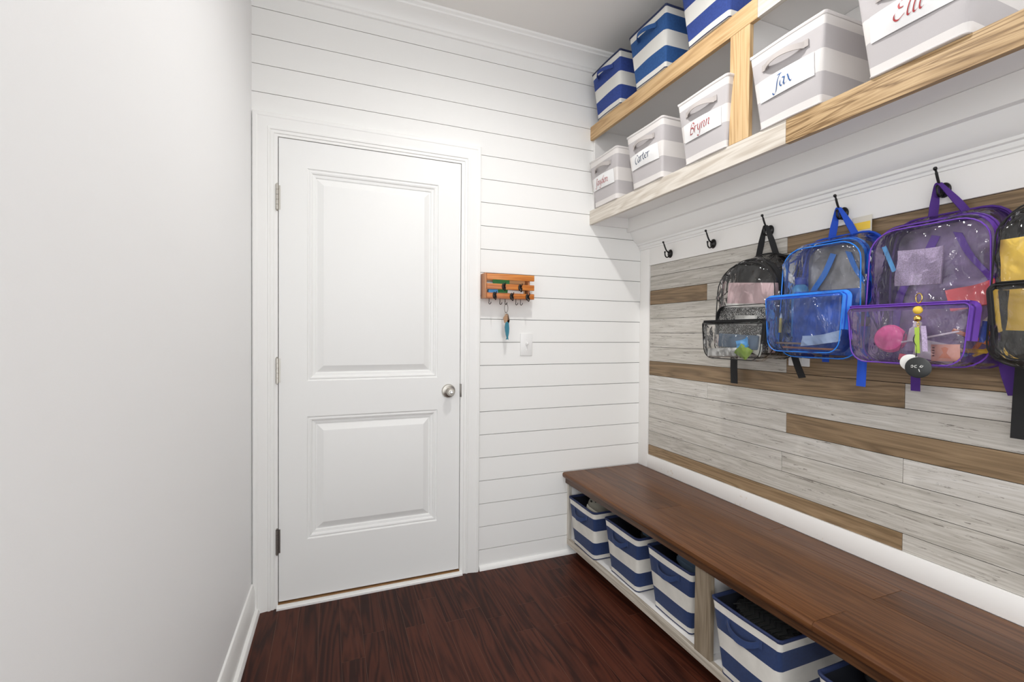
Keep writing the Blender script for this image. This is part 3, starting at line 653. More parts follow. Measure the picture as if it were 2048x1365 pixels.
# ------------------------------------------------------------------ coat hooks
def hook(y, label):
    root = thing('coat_hook', label, 'hook', (0, y, 1.637), 'coat hooks on the white board')
    b = MB(); b.lathe([(.0165, 0), (.0175, .002), (.0165, .0055), (.011, .008), (.0085, .012)], (0, 0, 0), (-1, 0, 0), 24)
    b.v = [Vector((v.x, v.y, v.z*1.28)) for v in b.v]; b.obj('base_plate', 'black_metal', root, False)
    p = catmull([(-.008, 0, .004), (-.017, 0, .007), (-.028, 0, .016), (-.037, 0, .032), (-.044, 0, .048), (-.0485, 0, .056)], 5)
    u = MB(); u.tube(p, [.0036]*(len(p)-6)+[.0028]*6, 10); u.lathe([(0, -.006), (.004, -.0045), (.0055, 0), (.004, .0045), (0, .006)], (-.049, 0, .057), (-.5, 0, 1), 12); u.obj('upper_prong', 'black_metal', root, False)
    p = catmull([(-.008, 0, -.006), (-.015, 0, -.017), (-.025, 0, -.021), (-.034, 0, -.014), (-.037, 0, -.002), (-.037, 0, .004)], 5)
    l = MB(); l.tube(p, .0031, 10); l.lathe([(0, -.005), (.0035, -.004), (.0048, 0), (.0035, .004), (0, .005)], (-.037, 0, .006), (0, 0, 1), 12); l.obj('lower_prong', 'black_metal', root, False)
hook(-.256, 'empty black coat hook nearest the shiplap wall')
hook(-.552, 'empty black coat hook beside the black trimmed backpack')
hook(-.855, 'black coat hook holding the black trimmed backpack')
hook(-1.146, 'black coat hook holding the blue backpack')
hook(-1.432, 'black coat hook holding the purple backpack')
hook(-1.745, 'black coat hook holding the backpack with the yellow cloth, at the frame edge')

# ------------------------------------------------------------------ key rack by the door
kr = thing('key_rack', 'orange stained slatted wooden key rack with black hooks beside the door casing', 'key rack', (-.8445, 0, 1.380))
for z0, z1 in ((1.473, 1.503), (1.425, 1.453), (1.380, 1.4075)):
    b = MB(); b.box(-.968, -.711, -.070, -.061, z0, z1, 0, .0012, random.uniform(.2, .9)); b.obj('front_slat', 'orange_wood', kr)
for z0, z1 in ((1.475, 1.505), (1.382, 1.412)):
    b = MB(); b.box(-.968, -.711, -.009, -.001, z0, z1, 0, .001, random.uniform(.2, .9)); b.obj('back_slat', 'orange_wood', kr)
b = MB(); b.box(-.978, -.9685, -.070, -.001, 1.380, 1.505, 0, .001, .5); b.obj('side_panel', 'orange_wood_up', kr)
b = MB(); b.box(-.742, -.732, -.0605, -.0095, 1.386, 1.503, 0, .001, .3); b.obj('side_panel', 'orange_wood_up', kr)
b = MB(); b.box(-.968, -.711, -.0605, -.0095, 1.380, 1.3858, 0, .001, .7); b.obj('bottom_board', 'orange_wood', kr)
for hx, hz in ((-.880, 1.436), (-.791, 1.434), (-.928, 1.390), (-.837, 1.388), (-.750, 1.387)):
    b = MB(); b.lathe([(.008, 0), (.0088, .0015), (.0075, .004), (.004, .0055)], (0, 0, 0), (0, -1, 0), 16)
    b.v = [Vector((hx+v.x*1.15, -.070+v.y, hz+.004+v.z*2.0)) for v in b.v]
    b.tube(catmull([(hx, -.075, hz+.010), (hx, -.084, hz+.006), (hx+.001, -.094, hz+.012), (hx+.001, -.098, hz+.022)], 4), .0022, 8)
    b.tube(catmull([(hx, -.075, hz-.004), (hx, -.081, hz-.016), (hx+.001, -.089, hz-.018), (hx+.001, -.094, hz-.008), (hx+.001, -.095, hz)], 4), .0022, 8)
    b.obj('coat_hook', 'bronze', kr)
for hx in (-.946, -.888, -.860, -.801, -.775):
    b = MB(); b.tube(catmull([(hx, -.040, 1.3805), (hx, -.040, 1.366), (hx-.002, -.043, 1.356), (hx, -.050, 1.351), (hx+.003, -.057, 1.355), (hx+.004, -.058, 1.362)], 4), .0017, 8); b.obj('cup_hook', 'bronze', kr)
def flat(name, label, cat, m, x0, x1, y0, y1, z0, z1, rot=(0, 0, 0), group=None, bev=.0006):
    root = MB(); root.box(x0, x1, y0, y1, z0, z1, 0, bev, .5, 1, rot); o = root.obj(name, m); return tag(o, label, cat, group)
flat('greeting_card', 'green card standing behind the top gap of the key rack', 'card', 'green_card', -.925, -.835, -.038, -.034, 1.3862, 1.490, (-.05, 0, 0))
flat('envelope', 'tan envelope standing beside the green card in the key rack', 'envelope', 'tan', -.833, -.745, -.028, -.025, 1.3862, 1.485, (-.04, 0, 0))
flat('card_case', 'bright blue card case behind the lower gap of the key rack', 'card case', 'sky', -.955, -.905, -.056, -.048, 1.3862, 1.432)
flat('folded_note', 'white folded paper behind the lower gap of the key rack', 'paper', 'paper', -.852, -.765, -.054, -.051, 1.3862, 1.424, (0, .04, 0))
kc = thing('keychain', 'key fob with leather tag and teal fish charm hanging under the key rack', 'keychain', (-.858, -.050, 1.18))
b = MB(); b.tube(catmull([(-.858, -.051, 1.358), (-.866, -.051, 1.345), (-.867, -.051, 1.325), (-.861, -.051, 1.310), (-.855, -.051, 1.310), (-.849, -.051, 1.325), (-.850, -.051, 1.345), (-.858, -.051, 1.358)], 5), .0016, 8); b.obj('carabiner', 'nickel_dark', kc)
b = MB(); b.tube([(-.858+.009*math.cos(a*PI/8), -.051+.003*math.sin(a*PI/8), 1.303+.009*math.sin(a*PI/8)) for a in range(17)], .0011, 6); b.obj('key_ring', 'nickel', kc)
b = MB(); b.prism([(-.874, 1.282), (-.862, 1.303), (-.850, 1.300), (-.851, 1.270), (-.858, 1.258), (-.868, 1.258)], 'Y', -.054, -.051); b.obj('leather_tag', 'leather', kc)
b = MB(); b.prism([(-.856, 1.305), (-.846, 1.302), (-.838, 1.268), (-.846, 1.258), (-.853, 1.268)], 'Y', -.0505, -.048); b.obj('dark_tag', 'dark_leather', kc)
b = MB(); b.prism([(-.860, 1.262), (-.864, 1.238), (-.862, 1.215), (-.858, 1.196), (-.854, 1.184), (-.858, 1.172), (-.850, 1.176), (-.845, 1.172), (-.847, 1.186), (-.843, 1.205), (-.841, 1.230), (-.844, 1.255), (-.852, 1.264)], 'Y', -.0545, -.0475); b.obj('fish_charm', 'teal', kc)
b = MB(); b.box(-.853, -.845, -.0505, -.0485, 1.225, 1.268, 0, .0008, rot=(0, .2, 0)); b.lathe([(.009, 0), (.009, .002)], (-.848, -.0505, 1.264), (0, 1, 0), 16); b.obj('key', 'silver', kc)

# ------------------------------------------------------------------ backpacks
def pillow(y0, y1, z0, z1, xb, xf, rb, rt_, r, bulge=.008, amp=.004, seed=0, fr=13, sag=.03, lean=0.0, back=False, mi=0, slope=0.0, step=.014, nin=12):
    """soft clear-plastic bag: rounded outline in (y, z), filled from xb out to xf, creased all over; slope drops the front top edge"""
    out = arc_rect(y0, y1, z0, z1, rb, rt_, 6, step); cy, cz = (y0+y1)/2, (z0+z1)/2; hw = min(y1-y0, z1-z0)/2
    prof = [(xb+(xf+r-xb)*k/5, .985 if k == 0 else 1.0) for k in range(6)]
    for k in range(1, 5):
        a = PI/2*k/4; prof.append((xf+r-r*math.sin(a), 1-(r/hw)*(1-math.cos(a))))
    s0 = prof[-1][1]
    for k in range(1, nin+1):
        q_ = s0*(1-k/(nin+.6)); prof.append((xf-bulge*(1-(q_/s0)**2), q_))
    off = Vector((seed*3.7, seed*1.3, seed*2.1)); rings = []
    for x_, sc_ in prof:
        ring = []; fx = abs(x_-xb)/(abs(xf-xb)+1e-9)
        for (py, pz) in out:
            t = (z1-pz)/(z1-z0); q = Vector((x_, cy+(py-cy)*sc_*(1+sag*(t-.4)), cz+(pz-cz)*sc_))
            q.x -= lean*t*fx
            q.z -= slope*min(1, fx)*(q.z-z0)/(z1-z0)
            w = (q+off)*fr
            rg = (1-abs(noise.noise(w*.8)))**3 + .6*(1-abs(noise.noise(w*1.9+Vector((5, 2, 1)))))**4
            fold = noise.noise(Vector((q.x*12, q.y*42, q.z*9))+off)
            n_ = noise.noise_vector(w*1.3)*amp*.6
            k_ = 0.15 if x_ == xb else 1.0
            d = (rg-.75)*amp + fold*amp*.7
            ring.append(q + Vector((n_.x-d, n_.y+d*.5*(1 if py > cy else -1)*(sc_ > .8), n_.z))*k_)
        rings.append(ring)
    mb = MB(); mb.loft(rings, mi, back, True); return mb, out
def arch(out, zcut):
    return [(y, z) for y, z in out if z > zcut]
def strap(name, pts, wv, m, parent, th=.0022):
    b = MB(); b.ribbon(pts, wv, th); return b.obj(name, m, parent)

def backpack(label, hy, yc, y0, y1, z0, z1, pk, main_x, pock_x, nylon, zipm, shell, mesh, tails, seed, pz_extra=0.0, panel_in=None, lean=.012, rt_=.07, pshell=None):
    SL = .040; SG = .08
    root = thing('backpack', label, 'backpack', (0, yc, z0), 'clear backpacks on the coat hooks')
    # fabric back with padded edge
    b = MB(); o = arc_rect(y0-.004, y1+.004, z0+.012, z1-.004, .035, rt_, 6); b.prism(o, 'X', -.018, -.007); b.obj('back_panel', nylon, root)
    if panel_in:
        b = MB(); o = arc_rect(y0+.02, y1-.02, z0+.04, z1-.03, .03, rt_-.02, 6); b.prism(o, 'X', -.0215, -.0185); tag(b.obj('inner_sleeve', panel_in, root), 'mesh sleeve inside')
    sm, out = pillow(y0, y1, z0, z1, -.019, main_x, .065, rt_, .026, .008, .0105, seed, lean=lean, slope=SL, sag=SG)
    sh_ = sm.obj('clear_shell', shell, root, smooth=1.2)
    # main zipper arch, its piping
    cy, cz = (y0+y1)/2, (z0+z1)/2
    az = arch(out, z0+(z1-z0)*.34); xz = main_x+.034
    P = [Vector((xz, cy+(y-cy)*1.006*(1+SG*((z1-z)/(z1-z0)-.4)), cz+(z-cz)*1.006-SL*.75*(z-z0)/(z1-z0))) for y, z in az]
    def inward(Q, k_, dx):
        W = []
        for i_, q_ in enumerate(Q):
            t_ = (Q[min(i_+1, len(Q)-1)]-Q[max(i_-1, 0)]).normalized(); n_ = Vector((1, 0, 0)).cross(t_)
            if n_.dot(Vector((0, cy-q_.y, cz-q_.z))) < 0: n_ = -n_
            W.append(n_*k_ - Vector((dx, 0, 0)))
        return W
    zb_ = MB(); zb_.ribbon(P, inward(P, .007, .020), .0022); zz = zb_.obj('main_zipper', zipm, root, smooth=1.0)
    tb = MB(); tb.tube([p+Vector((0, (p.y-cy)*.006, (p.z-cz)*.006)) for p in P], .0018, 6); tb.obj('zipper_teeth', nylon, zz)
    pb = MB(); pb.tube([Vector((main_x+.006-lean*(z1-z)/(z1-z0), cy+(y-cy)*.985*(1+SG*((z1-z)/(z1-z0)-.4)), cz+(z-cz)*.985-SL*(z-z0)/(z1-z0))) for y, z in out+[out[0]]], .0020, 6); pb.obj('piping', zipm, root)
    pb = MB(); pb.tube([Vector((-.020, cy+(y-cy)*1.0, cz+(z-cz)*1.0)) for y, z in out+[out[0]]], .0034, 6); pb.obj('back_piping', nylon, root)
    def puller(p, d=(0, 0, -1)):
        q = MB(); p = Vector(p); q.box(p.x-.003, p.x+.002, p.y-.004, p.y+.004, p.z-.005, p.z+.004, 0, .001)
        q.tube([p+Vector((-.003, .003*math.cos(a*PI/6), -.012+.009*math.sin(a*PI/6))) for a in range(13)], .0011, 6)
        q.box(p.x-.004, p.x-.002, p.y-.0028, p.y+.0028, p.z-.034, p.z-.018, 0, .0006); q.obj('zipper_pull', 'silver', zz)
    i0 = int(len(P)*.80); puller(P[i0]+Vector((-.012, 0, 0))); 
    if seed % 2: puller(P[int(len(P)*.30)]+Vector((-.014, 0, 0)))
    # front pocket
    pkb, pout = pillow(pk[0], pk[1], pk[2], pk[3], main_x-.004-lean*.6, pock_x, .042, .014, .022, .010, .0085, seed+5, sag=-.10, lean=.0)
    pkb.obj('front_pocket', pshell or shell, root, smooth=1.2)
    pcy, pcz = (pk[0]+pk[1])/2, (pk[2]+pk[3])/2
    az = arch(pout, pk[2]+(pk[3]-pk[2])*.42)
    P2 = [Vector((pock_x+.030, pcy+(y-pcy)*1.008*(1-.10*((pk[3]-z)/(pk[3]-pk[2])-.4)), pcz+(z-pcz)*1.012)) for y, z in az]
    zb_ = MB(); zb_.ribbon([p+Vector((-.014, 0, -.006)) for p in P2], inward(P2, .017, .016), .0024); pz_ = zb_.obj('pocket_zipper', zipm, root, smooth=1.0)
    tb = MB(); tb.tube([p+Vector((-.0165, 0, -.006)) for p in P2], .0018, 6); tb.obj('zipper_teeth', nylon, pz_)
    pb = MB(); pb.tube([Vector((pock_x+.004, pcy+(y-pcy)*.97*(1-.10*((pk[3]-z)/(pk[3]-pk[2])-.4)), pcz+(z-pcz)*.965)) for y, z in pout+[pout[0]]], .0017, 6); pb.obj('pocket_piping', zipm, root)
    # carry loop over the hook
    hz = 1.655
    L_ = catmull([(-.016, yc+.040, z1-.008), (-.021, yc*.5+hy*.5+.023, (z1+hz)/2-.006), (-.028, hy+.006, hz-.008), (-.029, hy, hz), (-.028, hy-.006, hz-.008), (-.021, yc*.5+hy*.5-.024, (z1+hz)/2-.006), (-.016, yc-.042, z1-.008)], 5)
    strap('carry_loop', L_, [Vector((.0165, -.0145, 0))*(.55+.5*min(1, (hz-q_.z)/.06)) for q_ in L_], nylon, root)
    # shoulder straps folded behind, one edge showing on each side
    for s, ye in ((1, y1), (-1, y0)):
        S_ = catmull([(-.012, yc+s*.05, z1-.012), (-.020, ye-s*.030, z1-.03), (-.026, ye-s*.010, z1-.11), (-.028, ye-s*.006, z0+.22), (-.022, ye-s*.010, z0+.10), (-.014, ye-s*.03, z0+.03)], 5)
        strap('shoulder_strap', S_, Vector((.034, s*.012, 0)), nylon, root, .005)
    for s, ye in ((1, y1), (-1, y0)):
        S_ = catmull([(-.027, yc+s*.025, z1-.06), (-.029, yc+s*.055, z1-.13), (-.030, ye-s*.035, z0+.22), (-.028, ye-s*.018, z0+.10)], 5)
        strap('inner_strap', S_, Vector((.004, .022, .008)), zipm, root)
    for pts, wv in tails: strap('strap_tail', pts, wv, nylon, root)
    # side pocket
    b, _o = pillow(y0+.004, y0+.050, z0+.03, z0+.16, -.030, main_x+.03, .012, .008, .008, .004, .002, seed+9); 
    b.v = [Vector((v.x, v.y-.046, v.z)) for v in b.v] if False else b.v
    return root

V = Vector
bk = backpack('clear backpack with black trim, hanging third hook from the shiplap wall', -.855, -.853, -.992, -.712, 1.112, 1.540, (-.998, -.704, 1.106, 1.262), -.140, -.212,
    'nylon_black', 'nylon_black', 'vinyl', None, [
    ([V((-.03, -.708, 1.13)), V((-.031, -.709, 1.06)), V((-.032, -.713, .992))], V((0, .036, 0))),
    ([V((-.03, -.985, 1.145)), V((-.031, -1.005, 1.09)), V((-.032, -1.026, 1.045))], V((0, .027, -.006)))], 1, rt_=.125)
mo = arc_rect(-.985, -.722, 1.12, 1.326, .05, .045, 6)
b = MB(); b.ribbon([V((-.142, y, z)) for y, z in arch(mo, 1.19)], V((.018, 0, 0)), .0022); b.obj('middle_zipper', 'nylon_black', bk, smooth=1.0)
bl_ = backpack('clear backpack with bright blue trim and a blue lining', -1.146, -1.155, -1.292, -1.016, 1.126, 1.556, (-1.282, -1.010, 1.146, 1.345), -.140, -.212,
    'nylon_blue', 'bright_blue', 'vinyl', None, [
    ([V((-.03, -1.110, 1.16)), V((-.03, -1.111, 1.11))], V((0, .024, 0))),
    ([V((-.128, -1.300, 1.235)), V((-.135, -1.297, 1.14)), V((-.137, -1.295, 1.046))], V((.008, .031, 0)))], 2, panel_in='crinkle', pshell='vinyl_blue')
pu = backpack('clear backpack with purple trim, full of pencils and pouches', -1.432, -1.452, -1.598, -1.308, 1.120, 1.562, (-1.588, -1.300, 1.126, 1.292), -.140, -.215,
    'nylon_purple', 'bright_purple', 'vinyl', None, [
    ([V((-.03, -1.384, 1.14)), V((-.031, -1.386, 1.038))], V((0, .024, 0))),
    ([V((-.03, -1.578, 1.17)), V((-.03, -1.592, 1.10)), V((-.031, -1.606, 1.052))], V((0, .030, -.004)))], 3, panel_in='mesh_purple', pshell='vinyl_purple')
ye = backpack('clear black trimmed backpack holding a yellow cloth, at the right frame edge', -1.745, -1.762, -1.915, -1.612, 1.130, 1.555, (-1.92, -1.633, 1.15, 1.330), -.178, -.235,
    'nylon_black', 'nylon_black', 'vinyl', None, [
    ([V((-.05, -1.638, 1.16)), V((-.052, -1.634, 1.05)), V((-.054, -1.632, .944))], V((0, .052, 0)))], 4)

# contents -------------------------------------------------------
def bx(name, label, cat, m, c, s, rot=(0, 0, 0), bev=.002, group=None):
    b = MB(); b.box(c[0]-s[0]/2, c[0]+s[0]/2, c[1]-s[1]/2, c[1]+s[1]/2, c[2]-s[2]/2, c[2]+s[2]/2, 0, min(bev, min(s)*.4), .5, 2, rot)
    return tag(b.obj(name, m), label, cat, group)
def sheet(name, label, cat, m, c, w, h, rot=(0, 0, 0), curl=.006, seed=0, th=.0008, group=None):
    """thin, slightly curled sheet in the y-z plane"""
    R = Euler(rot).to_matrix(); n = 8; Vv = []; Fc = []
    for j in range(n+1):
        for i in range(n+1):
            u, v = i/n-.5, j/n-.5; x_ = curl*math.sin(PI*(u+.5))*(1+v) + noise.noise(Vector((u*2+seed, v*2, seed)))*curl
            Vv.append(V(c) + R @ V((x_, -u*w, v*h)))
    for j in range(n):
        for i in range(n): a = j*(n+1)+i; Fc.append([a, a+1, a+n+2, a+n+1])
    o = len(Vv); Vv += [p + R @ V((th, 0, 0)) for p in Vv]; Fc += [[a+o for a in f[::-1]] for f in Fc]
    bd = [i for i in range(n+1)] + [(j+1)*(n+1)-1 for j in range(1, n+1)] + [n*(n+1)+i for i in range(n-1, -1, -1)] + [j*(n+1) for j in range(n-1, 0, -1)]
    for i in range(len(bd)): a, d = bd[i], bd[(i+1) % len(bd)]; Fc.append([a, d, d+o, a+o])
    b = MB(); b.add(Vv, Fc); return tag(b.obj(name, m, smooth=.9), label, cat, group)
def pencil(label, p0, p1, body, r=.0036, name='pencil', cat='pencil', cap=None, group='pencils in the backpacks'):
    p0, p1 = V(p0), V(p1); d = (p1-p0).normalized(); L_ = (p1-p0).length
    root = thing(name, label, cat, p0, group)
    b = MB(); b.lathe([(r, 0), (r, L_-.018)], p0, d, 6); b.obj('barrel', body, root, smooth=.3)
    b = MB(); b.lathe([(r, 0), (.0008, .016), (0, .018)], p0+d*(L_-.018), d, 6); b.obj('tip', cap or 'paper_cream', root, smooth=.3)
    return root
# black bag
bx('folder', 'pale pink document folder standing in the black trimmed backpack', 'folder', 'pink_card', (-.086, -.842, 1.282), (.045, .222, .272), (.10, 0, 0), .004)
nb = thing('notebook', 'black marbled notebook in front of the pink folder', 'notebook', (-.122, -.842, 1.128)); 
b = MB(); b.box(-.127, -.125, -.958, -.716, 1.14, 1.318, 0, .0008, rot=(.035, 0, 0)); b.obj('cover', 'marble', nb)
b = MB(); b.box(-.1245, -.114, -.956, -.718, 1.142, 1.320, 0, .0005, rot=(.035, 0, 0)); b.obj('pages', 'paper', nb)
b = MB(); b.box(-.1278, -.127, -.905, -.80, 1.245, 1.285, 0, .0003, rot=(.035, 0, 0)); b.obj('title_label', 'paper', nb)
sheet('paper_sheet', 'white sheet sticking up behind the marbled notebook', 'paper', 'paper', (-.1128, -.848, 1.268), .232, .130, (.06, 0, 0), .001, 1)
flat('carton', 'small white carton at the bottom of the black trimmed backpack pocket', 'carton', 'paper', -.204, -.180, -.875, -.735, 1.116, 1.150, (-.06, .20, .05), None, .002)
sheet('snack_wrapper', 'lime green snack wrapper in the black trimmed backpack pocket', 'wrapper', 'lime', (-.202, -.910, 1.140), .060, .045, (.5, .3, .2), .008, 4)
sheet('snack_wrapper', 'pale blue snack wrapper above the lime green one', 'wrapper', 'sky', (-.192, -.895, 1.172), .050, .040, (-.4, .2, .1), .008, 6)
sheet('plastic_bag', 'crumpled white plastic bag at the right of the black trimmed backpack pocket', 'bag', 'paper', (-.178, -.955, 1.165), .060, .075, (.3, .1, -.4), .010, 8)
bx('pouch', 'flat slate pouch in the front pocket of the black trimmed backpack', 'pouch', 'slate', (-.172, -.855, 1.180), (.010, .190, .055), (.05, .06, 0), .004)
# blue bag
bt = thing('water_bottle', 'sky blue bottle inside the blue trimmed backpack', 'bottle', (-.09, -1.055, 1.25))
b = MB(); b.lathe([(.026, 0), (.028, .01), (.028, .16), (.024, .18), (.016, .19)], (-.09, -1.055, 1.20), (0, 0, 1), 20); b.obj('bottle_body', 'sky', bt)
b = MB(); b.lathe([(.018, 0), (.018, .02), (.012, .026)], (-.09, -1.055, 1.3905), (0, 0, 1), 20); b.obj('bottle_cap', 'nylon_blue', bt)
bx('folder', 'blue plastic folder standing behind the blue backpack pocket', 'folder', 'mesh_blue', (-.120, -1.165, 1.25), (.006, .225, .22), (.02, 0, 0))
sheet('paper_sheet', 'white folded sheet low in the blue backpack pocket', 'paper', 'paper', (-.196, -1.205, 1.196), .125, .040, (-.18, .5, 0), .006, 3)
pencil('brown pencil lying along the bottom of the blue backpack pocket', (-.192, -1.045, 1.178), (-.196, -1.205, 1.176), 'tan')
pencil('orange brown pencil lying lowest in the blue backpack pocket', (-.180, -1.060, 1.163), (-.186, -1.262, 1.160), 'peach_dark')
pencil('yellow pencil standing at the left of the blue backpack pocket', (-.178, -1.045, 1.215), (-.182, -1.052, 1.285), 'pencil_yellow', .005)
bx('eraser', 'lime green eraser at the right of the blue backpack pocket', 'eraser', 'lime', (-.160, -1.270, 1.232), (.015, .020, .016), (.3, 0, 0))
bd = thing('name_badge', 'clear badge holder with yellow card tucked behind the blue backpack', 'badge', (-.006, -1.208, 1.565))
b = MB(); b.box(-.006, -.0035, -1.240, -1.178, 1.553, 1.612, 0, .001); b.obj('card', 'paper_cream', bd)
b = MB(); b.box(-.0075, -.0062, -1.236, -1.182, 1.566, 1.592, 0, .0004); b.obj('yellow_band', 'yellow', bd)
# purple bag
cn = thing('round_case', 'hot pink round case in the purple backpack pocket', 'case', (-.188, -1.398, 1.196))
b = MB(); b.lathe([(.030, 0), (.037, .004), (.038, .012), (.038, .020), (.034, .026), (.0, .027)], (-.170, -1.398, 1.196), (-1, -.15, .12), 28); b.obj('case_body', 'hot_pink', cn)
b = MB(); b.tube([V((-.1835, -1.400, 1.1975)) + V((-.1*0, .0385*math.cos(a*PI/16), .0385*math.sin(a*PI/16))) for a in range(33)], .0014, 6); b.obj('lid_seam', 'hot_pink', cn)
wb2 = thing('lotion_bottle', 'small white bottle beside the pink round case', 'bottle', (-.19, -1.462, 1.19))
b = MB(); b.lathe([(.013, 0), (.0145, .004), (.0145, .034), (.009, .040)], (-.190, -1.460, 1.190), (.05, -.15, 1), 18); b.obj('bottle_body', 'paper', wb2)
b = MB(); b.lathe([(.009, 0), (.009, .014), (.006, .016)], (-.188, -1.466, 1.2302), (.05, -.15, 1), 18); b.obj('bottle_cap', 'paper', wb2)
pp = thing('pencil_pouch', 'clear zip pouch with white edge in the purple backpack pocket', 'pouch', (-.192, -1.495, 1.135))
b, _o = pillow(-1.562, -1.432, 1.138, 1.205, -.188, -.197, .008, .008, .004, .002, .0015, 11); b.v = [V((-.192, -1.497, 1.172)) + Euler((.22, 0, 0)).to_matrix() @ (v-V((-.192, -1.497, 1.172))) for v in b.v]; b.obj('pouch_body', 'vinyl', pp, smooth=1.2)
b = MB(); b.tube([(-.194, -1.434, 1.188), (-.195, -1.498, 1.203), (-.194, -1.560, 1.218)], .0024, 8); b.obj('pouch_zip', 'paper', pp)
sheet('doodle_paper', 'white notepaper inside the clear pouch', 'paper', 'paper', (-.186, -1.505, 1.165), .090, .050, (.22, 0, 0), .002, 5)
cd = thing('trading_card', 'peach coloured card in front of the clear pouch', 'card', (-.202, -1.5360, 1.1420))
b = MB(); b.box(-.2035, -.2015, -1.5690, -1.5050, 1.1400, 1.1840, 0, .0008, rot=(-.03, 0, -.1)); b.obj('card_sheet', 'peach', cd)
b = MB(); b.prism([(-1.5240, 1.1480), (-1.5340, 1.1620), (-1.5290, 1.1740), (-1.5370, 1.1780), (-1.5440, 1.1730), (-1.5400, 1.1610), (-1.5510, 1.1480)], 'X', -.2050, -.2042); b.obj('printed_figure', 'peach_dark', cd)
b = MB()
for i in range(5): b.box(-.2050, -.2044, -1.5660, -1.5550, 1.1480+.006*i, 1.1510+.006*i, 0)
for i in range(4): b.box(-.2030, -.2024-.0006, -1.5140, -1.5090, 1.1520+.007*i, 1.1550+.007*i, 0)
b.obj('printed_lines', 'peach_dark', cd)
bx('dice_eraser', 'small red block low beside the pink round case', 'eraser', 'coral', (-.198, -1.440, 1.146), (.014, .016, .018), (.2, 0, .1))
pencil('orange pencil crossing the right of the purple backpack pocket', (-.165, -1.558, 1.225), (-.150, -1.625, 1.180), 'orange', .0055) if False else None
pencil('orange pencil slanting down at the right of the purple backpack', (-.128, -1.518, 1.222), (-.118, -1.606, 1.178), 'orange', .0058)
pencil('orange pencil crossing the other, rising to the right', (-.112, -1.553, 1.165), (-.112, -1.596, 1.245), 'orange', .0052)
pencil('yellow pencil lying level under the orange ones', (-.135, -1.533, 1.168), (-.122, -1.608, 1.166), 'pencil_yellow', .0058)
pencil('yellow pencil behind the level one in the purple backpack', (-.100, -1.548, 1.155), (-.095, -1.603, 1.185), 'pencil_yellow', .0052)
mk = pencil('blue and white glue stick at the right of the purple backpack', (-.120, -1.574, 1.190), (-.116, -1.586, 1.262), 'nylon_blue', .0095, 'glue_stick', 'glue stick', 'paper', None)
pencil('blue marker low in the purple backpack', (-.128, -1.500, 1.150), (-.118, -1.560, 1.160), 'sky', .0055, 'marker', 'marker', 'nylon_blue', None)
sheet('sequin_pouch', 'lilac sequinned pouch in the upper purple backpack', 'pouch', 'lilac', (-.118, -1.430, 1.405), .110, .105, (.03, .05, 0), .008, 2, .006)
sheet('folded_cloth', 'coral pink cloth showing above the purple pocket zipper', 'cloth', 'coral', (-.105, -1.545, 1.315), .100, .060, (-.25, .1, .1), .012, 7, .012)
sheet('note_card', 'slim blue card at the upper left inside the purple backpack', 'card', 'sky', (-.108, -1.350, 1.44), .012, .085, (-.35, 0, 0), .002, 9)
# yellow bag
sheet('yellow_cloth', 'bright yellow folded cloth in the backpack at the frame edge', 'cloth', 'yellow', (-.152, -1.735, 1.390), .232, .124, (-.07, .02, 0), .012, 12, .022)
sheet('yellow_cloth', 'lower yellow cloth behind the front pocket at the frame edge', 'cloth', 'yellow', (-.150, -1.740, 1.268), .215, .105, (.05, 0, 0), .010, 14, .018)

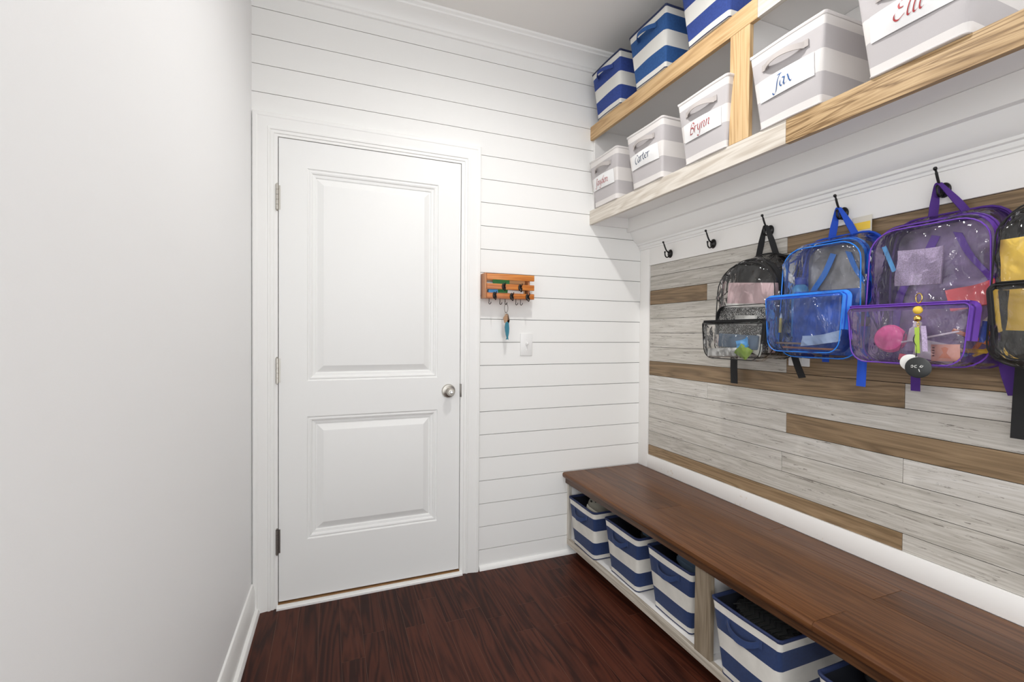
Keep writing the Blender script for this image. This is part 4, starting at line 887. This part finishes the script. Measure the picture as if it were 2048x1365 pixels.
# keychain on the purple pocket zipper
ky = thing('bag_charm', 'yellow, white and black charm string hanging on the purple backpack pocket', 'bag charm', (-.240, -1.498, 1.115))
CX = -.240
b = MB(); b.tube([(CX+.004*math.cos(a*PI/8)+.006, -1.493+.009*math.cos(a*PI/8), 1.306+.013*math.sin(a*PI/8)) for a in range(17)], .0014, 8); b.obj('clip_ring', 'gold', ky)
for z_, r_, m_ in ((1.274, .0105, 'yellow'), (1.252, .0090, 'gold')):
    b = MB(); b.lathe([(r_*math.sin(PI*i/10), -r_*math.cos(PI*i/10)) for i in range(11)], (CX, -1.494, z_), (0, 0, 1), 16); b.obj('bead', m_, ky)
b = MB()
for i in range(6): b.tube([(CX+.002, -1.4945+.0035*math.cos(a*PI/5)*(1 if i % 2 else .5), 1.243-.0065*i+.0042*math.sin(a*PI/5)) for a in range(11)], .0009, 6)
b.obj('chain', 'gold', ky)
strap('ribbon_tag', [V((CX, -1.493, 1.228)), V((CX-.002, -1.495, 1.190)), V((CX, -1.496, 1.160))], V((0, .010, 0)), 'lime', ky)
strap('ribbon_tag', [V((CX+.004, -1.505, 1.232)), V((CX+.003, -1.509, 1.195)), V((CX+.004, -1.510, 1.165))], V((0, .011, 0)), 'lilac', ky)
b = MB(); b.tube(catmull([(CX, -1.492, 1.215), (CX-.003, -1.487, 1.195), (CX-.001, -1.494, 1.175), (CX, -1.492, 1.150)], 4), .0013, 6); b.obj('cord', 'black_plastic', ky)
b = MB(); b.lathe([(.020, 0), (.022, .0015), (.022, .004), (.019, .0055)], (CX+.004, -1.478, 1.134), (-1, -.2, 0), 24); b.obj('white_disc', 'paper', ky)
b = MB(); b.lathe([(.025, 0), (.0275, .002), (.0275, .005), (.024, .0065)], (CX-.003, -1.500, 1.122), (-1, -.25, 0), 28); bdsc = b.obj('black_disc', 'black_plastic', ky)
q = MB(); bx_ = V((CX-.0098, -1.5015, 1.122)); ty = V((.24, -.97, 0))
def mark(pts): q.tube([bx_ + ty*(a/1000) + V((0, 0, c/1000)) for a, c in pts], .0008, 6)
mark([(-14, 4), (-11, 6), (-9, 3), (-11, 0), (-14, 1)]); mark([(-2, 6), (-6, 5), (-6, 0), (-2, 0)]); mark([(4, 2), (7, 6), (11, 5), (8, 1), (4, 2)]); mark([(2, -4), (4, -11)])
tag(q.obj('printed_mark', 'paper', bdsc), 'white letters')
